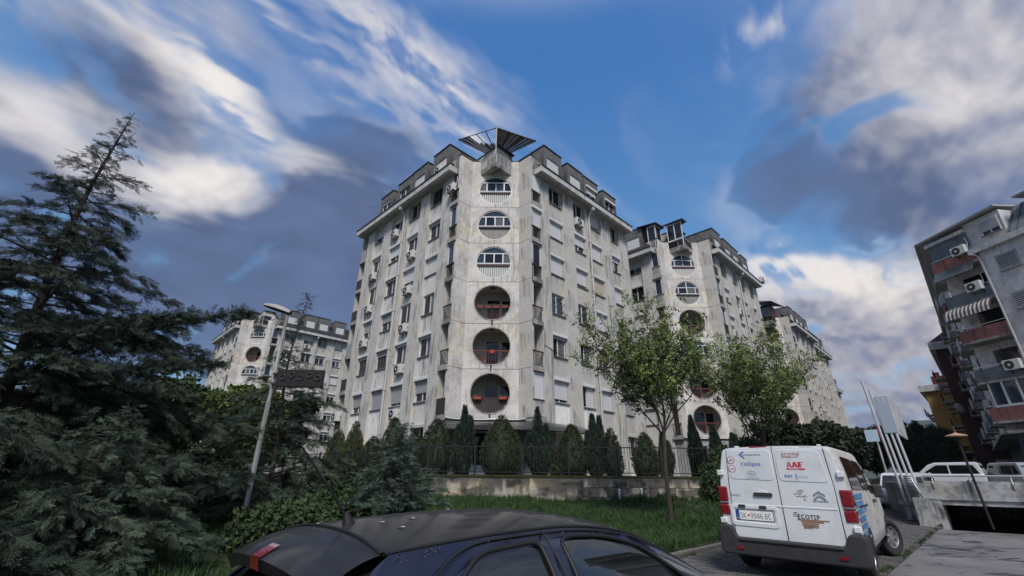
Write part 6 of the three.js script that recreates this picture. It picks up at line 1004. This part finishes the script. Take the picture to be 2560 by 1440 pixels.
const T5 = [['bright olive clipped cone, leftmost behind the fence', 11.7, -23.6, 2.75, 0.74, cone, 'thujaY'], ['small yellow green rounded conifer at the left corner of the near block', 12.0, -26.2, 2.5, 0.6, egg, 'thujaY'], ['dark rounded bush left of the grey green juniper', 11.95, -22.0, 1.9, 0.65, egg, 'thujaD'], ['dark pointed clipped conifer half hidden behind the grey green juniper', 11.6, -19.5, 2.6, 0.62, egg, 'thuja'], ['low dark bush right of the grey green juniper', 12.05, -18.4, 1.95, 0.55, egg, 'thujaD'], ['clipped pointed conifer left of the tall columnar cypress by the entrance', 11.9, -16.55, 2.35, 0.7, egg, 'thuja'], ['largest clipped egg shaped conifer in front of the entrance', 13.82, -14.46, 2.5, 0.86, egg, 'thuja'], ['clipped egg shaped conifer below the flower troughs', 15.95, -12.35, 2.17, 0.66, egg, 'thuja'], ['narrow dark clipped conifer beside the thick fence post', 17.13, -11.18, 2.0, 0.42, egg, 'thujaD'], ['clipped conifer nearest the young street tree', 18.13, -10.18, 1.85, 0.52, egg, 'thuja'], ['small round box ball between the conifers on the terrace', 15.2, -12.6, 0.55, 0.23, (t) => Math.sqrt(Math.max(0, 1 - (2 * t - 1) ** 2)), 'leafM']];
T5.forEach(([l, x, z, h, r, pf, m], i) => lathePlant('clipped_conifer', l, [x, 1.5, z], h, r, pf, M[m], { seed: 60 + i, group: cl, dens: 1500 / Math.max(0.5, h * 0.5), sc: 0.12 }));
function cypress(label, x, z, H, Rm, sd, sp) { // several upright spires from one foot
  const g = thing('columnar_cypress', label, 'shrub', [x, 1.5, z], 'columnar cypresses behind the fence'), R = rng(sd);
  sp.forEach(([ox, oz, h, r], k) => { const s = []; const N = Math.round(900 * h * r * 2); mesh('stem', rod([ox * 0.4, 0, oz * 0.4], [ox, h * 0.9, oz], 0.03, 5, 0.01), M.bark, g); for (let i = 0; i < N; i++) { const t = R(), rr = flame(t) * r * (0.6 + 0.45 * R()); const a = R() * 6.28, d = V(Math.cos(a) * 0.35, 1, Math.sin(a) * 0.35), q = qDir(d, R() * 6.28), f = Math.min(1, t * 2); s.push([ox * f + Math.cos(a) * rr, t * h * 0.95, oz * f + Math.sin(a) * rr, q.x, q.y, q.z, q.w, 0.17 * (0.7 + 0.6 * R())]); } inst('foliage', sprayT, M.cypress, s, g, 0.4, R); });
}
cypress('tall columnar cypress left of the entrance', 12.67, -15.61, 2.9, 0.5, 81, [[0, 0, 2.95, 0.3], [0.22, 0.15, 2.5, 0.26], [-0.22, -0.12, 2.1, 0.28], [0.1, -0.3, 1.8, 0.28], [-0.45, 0.1, 1.2, 0.25]]);
cypress('columnar cypress with several spires right of the entrance', 14.94, -13.35, 2.9, 0.5, 82, [[-0.05, 0, 2.9, 0.28], [0.25, 0.2, 2.2, 0.26], [-0.35, -0.2, 1.8, 0.28], [0.45, 0.3, 1.5, 0.26], [-0.1, 0.25, 1.6, 0.28]]);
cypress('columnar cypress with a twin tip right of the clipped conifers', 16.62, -11.68, 2.7, 0.5, 83, [[-0.05, 0, 2.65, 0.27], [0.2, 0.18, 2.55, 0.24], [-0.3, -0.1, 1.9, 0.26], [0.35, 0.3, 1.6, 0.24]]);
cypress('dark narrow cypress behind the trunk of the young street tree', 18.71, -9.61, 1.9, 0.4, 84, [[0, 0, 1.85, 0.26], [0.2, 0.1, 1.5, 0.22]]);
for (let i = 0; i < 4; i++) cypress(`dark cypress at the foot of the second block, ${['first', 'second', 'third', 'fourth'][i]} from the left`, 24 + i * 1.9, -10.6 + i * 0.3, 3, 0.5, 85 + i, [[0, 0, 3.2 - 0.35 * i, 0.36], [0.2, 0.1, 2.4, 0.3]]);
// leafy masses: climber over the wall, weeds
function bushMass(name, label, category, pos, rad, n, geo, mat, sd, ls = 1) { const g = thing(name, label, category, pos), R = rng(sd), s = [], st = []; for (let i = 0; i < n; i++) { const a = R() * 6.28, u = Math.acos(1 - R()), r = 0.55 + 0.48 * Math.pow(R(), 0.5) + 0.18 * (fbm(a * 3, u * 4, 2, sd) - 0.5); const x = Math.cos(a) * Math.sin(u) * rad[0] * r, y = Math.cos(u) * rad[1] * r, z = Math.sin(a) * Math.sin(u) * rad[2] * r, t = new THREE.Quaternion().setFromEuler(new THREE.Euler(R() * 6, R() * 6, R() * 6)); s.push([x, y, z, t.x, t.y, t.z, t.w, ls * (0.6 + 0.8 * R())]); if (i % 40 === 0) st.push(rod([0, -0.1, 0], [x * 0.95, y * 0.95, z * 0.95], 0.008, 4, 0.003)); } stuff(mesh('stems', st, M.bark, g)); inst('foliage', geo, mat, s, g, 0.4, R); return g; }
bushMass('climbing_shrub', 'leafy climber spilling over the retaining wall left of the van', 'shrub', [19.7, 0.75, -7.5], [1.9, 2.0, 0.9], 2600, leafA, M.leafM, 91, 1.1); bushMass('climbing_shrub', 'dense dark hedge behind the van at the end of the fence', 'shrub', [23.5, 0.9, -7.6], [2.6, 2.3, 0.9], 2200, leafC, M.leafD, 92, 1.3); bushMass('hedge', 'dark low hedge along the verge beyond the van', 'hedge', [32, 0.5, -6.4], [6, 1.3, 0.8], 6000, leafC, M.leafD, 93); bushMass('hedge', 'dark low hedge farther along the verge towards the pylon', 'hedge', [48, 0.4, -6.2], [9, 1.2, 0.8], 6000, leafC, M.leafD, 94, 1.2);
bushMass('weed_clump', 'bright green weeds between the slender cedar and the grey green juniper', 'weeds', [5.0, 0.55, -10.6], [0.9, 0.75, 0.9], 900, leafC, M.leafM, 95, 0.9); bushMass('weed_clump', 'leafy weeds at the foot of the slender cedar', 'weeds', [3.6, 0.45, -9.6], [1.0, 0.65, 0.8], 900, leafC, M.leafM, 96, 0.8); bushMass('weed_clump', 'weeds growing along the base of the wall by the drain pipes', 'weeds', [16.9, 0.55, -8.9], [0.9, 0.45, 0.4], 500, leafC, M.leafM, 97, 0.7);
bushMass('hedge', 'dark hedge far behind the tall cedar at the left edge', 'hedge', [-16, 0.8, -42], [16, 3.4, 3], 5000, leafB, M.leafD, 100, 1.6); bushMass('hedge', 'dark hedge seen through the lower cedar branches, left of the lamp pole', 'hedge', [2, 0.8, -38], [9, 3.0, 3], 3500, leafB, M.leafD, 101, 1.6);
bushMass('bramble', 'dark bramble thicket below the street lamp', 'shrub', [3.0, 0.6, -14.5], [2.4, 1.1, 1.6], 1500, leafC, M.leafD, 98, 1.2); bushMass('bramble', 'dark bramble thicket between the left wall and the lamp pole', 'shrub', [8.3, 0.8, -17.5], [1.8, 1.0, 2.0], 1300, leafC, M.leafD, 99, 1.2);
// grass
{
  const tuft = (n, seed) => { const R = rng(seed), l = []; for (let i = 0; i < n; i++) { const a = R() * 6.28, h = 0.5 + 0.5 * R(), b = 0.25 + 0.5 * R(), x = (R() - 0.5) * 0.5, z = (R() - 0.5) * 0.5, w = 0.028; const g = mg([quad([-w, 0, 0], [w, 0, 0], [w * 0.7, h * 0.6, b * 0.25], [-w * 0.7, h * 0.6, b * 0.25]), quad([-w * 0.7, h * 0.6, b * 0.25], [w * 0.7, h * 0.6, b * 0.25], [0.003, h, b * 0.7], [-0.003, h, b * 0.7])]); l.push(g.rotateY(a).translate(x, 0, z)); } return mg(l); };
  M.grass = fol(0.026, 0.062, 0.012); const R = rng(123), list = [], g1 = tuft(12, 3);
  for (let i = 0; i < 30000; i++) { const x = lerp(-1, 27, R()), z = -4.83 - 11 * Math.pow(R(), 1.15), d = (x - W1[0]) * -0.702 + (z - W1[1]) * 0.712; if (d < 0.06 && x > 9) continue; if (x > 18.6 && z < -7.6) continue; const nz = fbm(x * 0.8, z * 0.8, 2, 9); if (R() > 0.35 + nz) continue; const q = new THREE.Quaternion().setFromEuler(new THREE.Euler((R() - 0.5) * 0.5, R() * 6.28, (R() - 0.5) * 0.5)); list.push([x, (x > 20 ? GY(20, z) : GY(x, z)) - 0.02, z, q.x, q.y, q.z, q.w, (0.11 + 0.18 * R()) * (0.5 + 0.95 * nz)]); }
  const o = inst('grass', g1, M.grass, list, null, 0.4, R); o.userData.label = 'long green grass covering the bank below the retaining wall'; o.userData.category = 'grass';
  const l2 = []; for (let i = 0; i < 1500; i++) { const x = lerp(6, 27, R()), z = R() < 0.5 ? -1.66 - 0.12 * R() * R() : -4.62 + 0.12 * R() * R(), q = new THREE.Quaternion().setFromEuler(new THREE.Euler(0, R() * 6.28, 0)); if (fbm(x * 1.3, z, 2, 19) < 0.48) continue; l2.push([x, SY(x) - 0.01, z, q.x, q.y, q.z, q.w, 0.03 + 0.07 * R()]); }
  const o2 = inst('joint_weeds', g1, M.grass, l2, null, 0.4, R); o2.userData.label = 'small grass tufts growing along the paving edges'; o2.userData.category = 'grass';
  const l3 = []; for (let i = 0; i < 5000; i++) { const s = lerp(-2, WL, R()), w = -0.35 - 1.6 * R(), x = W1[0] + 0.7119 * s + 0.702 * -w * 1, z = W1[1] + 0.7022 * s - 0.712 * -w; const q = new THREE.Quaternion().setFromEuler(new THREE.Euler(0, R() * 6.28, 0)); l3.push([x, 1.49, z, q.x, q.y, q.z, q.w, 0.06 + 0.1 * R()]); }
  const o3 = inst('terrace_grass', g1, M.grass, l3, null, 0.4, R); o3.userData.label = 'short grass along the terrace edge behind the fence'; o3.userData.category = 'grass';
}
// ---------------------------------------------------------------- air conditioners, planters and small things on the near block
{
  const ordF = ['first', 'second', 'third', 'fourth', 'fifth', 'sixth'];
  const L = -Math.PI / 2, put = (side, col, k, du, dy, label) => { const c = COLS[side].c[col], u = (c[0] + c[1]) / 2 + du; const p = fpos(side, u, SK(k) + 1.08 + dy, -0.19); ac(label, p, side === 'L' ? L : 0, 0.85); };
  for (let k = 0; k < 5; k++) put('L', 1, k, -0.15, k === 0 ? -0.86 : -0.8, `air conditioner under the second window column of the left facade, ${ordF[k]} round-balcony storey from below`);
  for (const k of [2, 3, 4]) put('L', 3, k, 0.2, -0.78, `air conditioner under the fourth window column of the left facade, ${ordF[k]} storey from below`);
  put('L', 2, 5, 0.2, -0.7, 'air conditioner just below the eaves under the third window column of the left facade');
  put('R', 1, 5, -0.1, -0.72, 'only air conditioner on the right facade of the near block, below the top windows');
  ac('air conditioner hung on the topmost side balcony left of the round windows', [15.0, SK(5) + 0.75, -20.9], L, 0.8);
  ac('air conditioner low at the far left end of the near block', [15.12, 5.2, -33.6], L, 0.95);
  ac('air conditioner on the recessed side wall between the first and second block', [35.5, SK(3) + 0.4, -18.6], L, 0.85);
  ac('air conditioner on the top eaves corner at the far end of the second block', [51.6, 21.6, -12.6], 0, 0.9);
  ac('air conditioner on a dormer sill at the top left beside the corner parapet', [15.0, 21.75, -22.6], L, 0.8);
  const c2 = COLS.R.c; for (const [k, ci] of [[4, 1], [3, 0], [1, 2]]) ac(`air conditioner on the street facade of the second block, ${ordF[k]} storey from below`, [20.5 + 15.15 + c2[ci][0] + 0.6, SK(k) + 0.3, -17 + 3.9 - 0.19], 0, 0.85);
  for (const [k, ci, q] of [[4, 0, 'first'], [3, 2, 'third'], [2, 1, 'second'], [1, 3, 'fourth']]) ac(`air conditioner on the third block in its ${q} window column`, [49.7 + 15.15 + c2[ci][0] + 0.6, SK(k) + 0.3, -17 + 2.7 - 0.19], 0, 0.85);
  for (const [k, ci, q] of [[5, 1, 'second'], [4, 2, 'third'], [3, 1, 'second, lower one,'], [2, 2, 'third, lower one,']]) ac(`air conditioner on the far set-back block in its ${q} window column`, [64 + 15.15 + c2[ci][0] + 0.6, SK(k) + 0.3, -17 + 1.7 - 0.19], 0, 0.85);
  for (const [k, ci, q] of [[5, 1, 'second'], [4, 0, 'first']]) ac(`air conditioner on the far left block under its ${q} window column`, [0.7 + 15.15 + c2[ci][0] + 0.6, SK(k) + 0.8, -17 - 52.5 - 0.19], 0, 0.85);
  // planters on the round balconies
  const fp = (s, y, z) => new THREE.Vector3(s, y, z).applyMatrix4(MF).toArray();
  const leafG = () => { const l = [], R = rng(5); for (let i = 0; i < 26; i++) { const a = R() * 6.28, q = 0.06 + 0.1 * R(); l.push(quad([0, 0, 0], [0.03, q * 0.5, 0.02], [0.0, q, 0.0], [-0.03, q * 0.5, 0.0]).rotateY(a).rotateZ((R() - 0.5) * 1.2).translate((R() - 0.5) * 0.42, 0.1, (R() - 0.5) * 0.08)); } return mg(l); };
  const lg = leafG(); M.plant = std({ color: lc(0.035, 0.06, 0.02), side: THREE.DoubleSide });
  const planter = (label, s, y, mat, W = 0.46) => { const g = thing('planter_box', label, 'planter', fp(s, y, -0.1), 'planters on the round balconies'); g.rotation.y = -Math.PI / 4; const pts = [[-W / 2 + 0.03, 0], [W / 2 - 0.03, 0], [W / 2, 0.15], [-W / 2, 0.15]]; mesh('box', wuv(extr(pts, 0.15, 0.01).translate(0, -0.06, -0.02)), mat, g); mesh('rim', bx(-W / 2 - 0.02, W / 2 + 0.02, 0.09, 0.115, -0.05, 0.16), mat, g); mesh('plant', lg, M.plant, g); };
  const cy = (k) => SK(k) + 1.4 - 0.24;
  planter('terracotta planter at the left of the lowest round balcony', FW / 2 - 0.72, cy(0) - 0.04, M.terracotta); planter('terracotta planter at the right of the lowest round balcony', FW / 2 + 0.74, cy(0) - 0.04, M.terracotta);
  ['leftmost', 'second from left', 'third from left', 'rightmost'].forEach((q, i) => planter(`dark red planter on the third round balcony from below, ${q}`, FW / 2 - 0.75 + i * 0.5, cy(2) - 0.06, M.railRed, 0.42));
  const rb = thing('red_box', 'small bright red box hung on the second round balcony from below', 'box', fp(FW / 2 + 0.05, cy(1) - 0.2, -0.12)); rb.rotation.y = -Math.PI / 4; mesh('box', rbx(0.26, 0.2, 0.12, 0.02, 0, 0.1, 0), std({ color: lc(0.4, 0.02, 0.02), roughness: 0.5 }), rb); for (const s of [-1, 1]) mesh('knob', new THREE.SphereGeometry(0.035, 10, 8).translate(s * 0.07, 0.23, 0), std({ color: lc(0.4, 0.02, 0.02), roughness: 0.4 }), rb);
  // a chair on the second round balcony
  const ch = thing('wooden_chair', 'brown wooden chair on the second round balcony from below', 'chair', fp(FW / 2 - 0.6, SK(1) + 0.1, -0.75)); ch.rotation.y = 0.3; M.brown = std({ color: lc(0.12, 0.05, 0.02), roughness: 0.6 }); mesh('seat', bx(-0.2, 0.2, 0.42, 0.46, -0.2, 0.2), M.brown, ch); mesh('backrest', [bx(-0.2, 0.2, 0.85, 0.95, -0.2, -0.17), bx(-0.2, 0.2, 0.62, 0.7, -0.2, -0.17)], M.brown, ch); for (const [a, c] of [[-1, -1], [1, -1], [-1, 1], [1, 1]]) mesh('leg', bx(a * 0.18 - 0.02, a * 0.18 + 0.02, 0, c < 0 ? 0.95 : 0.42, c * 0.18 - 0.02, c * 0.18 + 0.02), M.brown, ch);
  // flower box beside the entrance canopy
  const fb = thing('flower_box', 'row of orange and red flower troughs under the right end of the entrance canopy', 'planter', [19.6, 2.75, -15.9]); ['orange', 'red', 'orange2'].forEach((c, i) => mesh('trough', rbx(0.55, 0.22, 0.22, 0.03, i * 0.56, 0, 0), std({ color: c === 'red' ? lc(0.3, 0.02, 0.015) : lc(0.4, 0.1, 0.03), roughness: 0.7 }), fb)); for (let i = 0; i < 3; i++) mesh('plant', lg.clone().scale(1.1, 1.6, 1.4).translate(i * 0.56, 0.02, 0), M.plant, fb); mesh('stand', [bx(-0.2, -0.15, -1.25, -0.1, -0.05, 0.05), bx(1.25, 1.3, -1.25, -0.1, -0.05, 0.05)], M.iron, fb);
  // cable across the right facade
  const cb = mesh('cable', tube([fpos('R', 4.5, 8.9, 0.03), fpos('R', 6.2, 8.55, 0.02), fpos('R', 7.4, 8.7, 0.03), fpos('R', 8.6, 8.2, 0.02), fpos('R', 9.7, 8.45, 0.03)], 0.014, 40, 5), M.acDark); tag(cb, 'thin dark cable sagging across the right facade of the near block', 'cable');
  // rust and soot runs below the round openings (dirt, in uneven runs)
  M.soot = std({ map: tex(64, (u, v) => { const k = 0.12 + 0.2 * fbm(u * 10, v * 10, 3, 3, 10); return [k, k * 0.95, k * 0.9]; }), roughness: 1 });
  for (let k = 0; k < 6; k++) { const R = rng(50 + k), top = SK(k) + 1.4 - 1.14, pts = [], n = 9, hgt = k < 3 ? 0.42 : 0.34, wd = k < 3 ? 0.075 : 0.03; for (let i = 0; i <= n; i++) pts.push([-wd * (1 - i / n * 0.6) * (0.6 + 0.7 * R()), -i / n * hgt]); for (let i = n; i >= 0; i--) pts.push([wd * (1 - i / n * 0.6) * (0.6 + 0.7 * R()), -i / n * hgt]); const g = new THREE.ShapeGeometry(shp(pts)).translate(FW / 2, top, 0.004).applyMatrix4(MF).translate(-BO.x, -BO.y, -BO.z); mesh('dirt_run', wuv(g), k < 3 ? M.soot : M.rust, block); }
  // run-off stains on the panels below the sills, as the photograph shows them: ragged narrow runs of dirt
  M.stain = std({ map: tex(64, (u, v) => { const k = 0.5 + 0.16 * (fbm(u * 12, v * 12, 3, 33, 12) - 0.5); return [k, k * 0.98, k * 0.95]; }), roughness: 1 });
  const R = rng(404), run = (side, u, y, len, wd, pw = -0.2) => { const pts = [], n = 8; for (let i = 0; i <= n; i++) pts.push([-wd * (1 - 0.7 * i / n) * (0.4 + R()), -i / n * len]); for (let i = n; i >= 0; i--) pts.push([wd * (1 - 0.7 * i / n) * (0.4 + R()), -i / n * len]); const s = new THREE.ShapeGeometry(shp(pts)); if (side === 'L') s.rotateY(-Math.PI / 2); const p = fpos(side, u, y, pw + 0.004); s.translate(p[0] - BO.x, p[1] - BO.y, p[2] - BO.z); mesh('dirt_run', wuv(s), M.stain, block); };
  for (const q of [0.25, 0.6, 0.95, 1.2]) run('R', 8.2 + q, SK(2) + 1.02, 1.1 + 0.2 * R(), 0.03); for (const q of [0.2, 0.5, 0.75, 1.0, 1.2]) run('R', 13.1 + q, SK(3) + 1.02, 0.7 + 0.5 * R(), 0.035);
  for (let i = 0; i < 130; i++) { const c = COLS.L.c[Math.floor(R() * 4)], k = Math.floor(R() * 6); run('L', c[0] + 0.1 + (c[1] - c[0] - 0.2) * R(), SK(k) + 1.0 - 0.7 * R() * R(), 0.15 + 0.4 * R(), 0.012 + 0.018 * R()); }
  for (let i = 0; i < 70; i++) { const c = COLS.L.p[Math.floor(R() * 5)]; run('L', c[0] + (c[1] - c[0]) * R(), 5 + 15 * Math.pow(R(), 1.5), 0.2 + 0.7 * R(), 0.012 + 0.02 * R(), 0); }
  for (let i = 0; i < 40; i++) { const c = COLS.R.c[Math.floor(R() * 4)], k = Math.floor(R() * 6); run('R', c[0] + 0.1 + (c[1] - c[0] - 0.2) * R(), SK(k) + 1.02, 0.2 + 0.5 * R(), 0.012 + 0.016 * R()); }
  for (let i = 0; i < 30; i++) { const c = COLS.R.p[Math.floor(R() * 5)]; run('R', c[0] + 0.1 + (c[1] - c[0] - 0.2) * R(), 20.9, 0.4 + 1.6 * R() * R(), 0.02 + 0.03 * R(), 0); }
}
renderer.render(scene, camera);
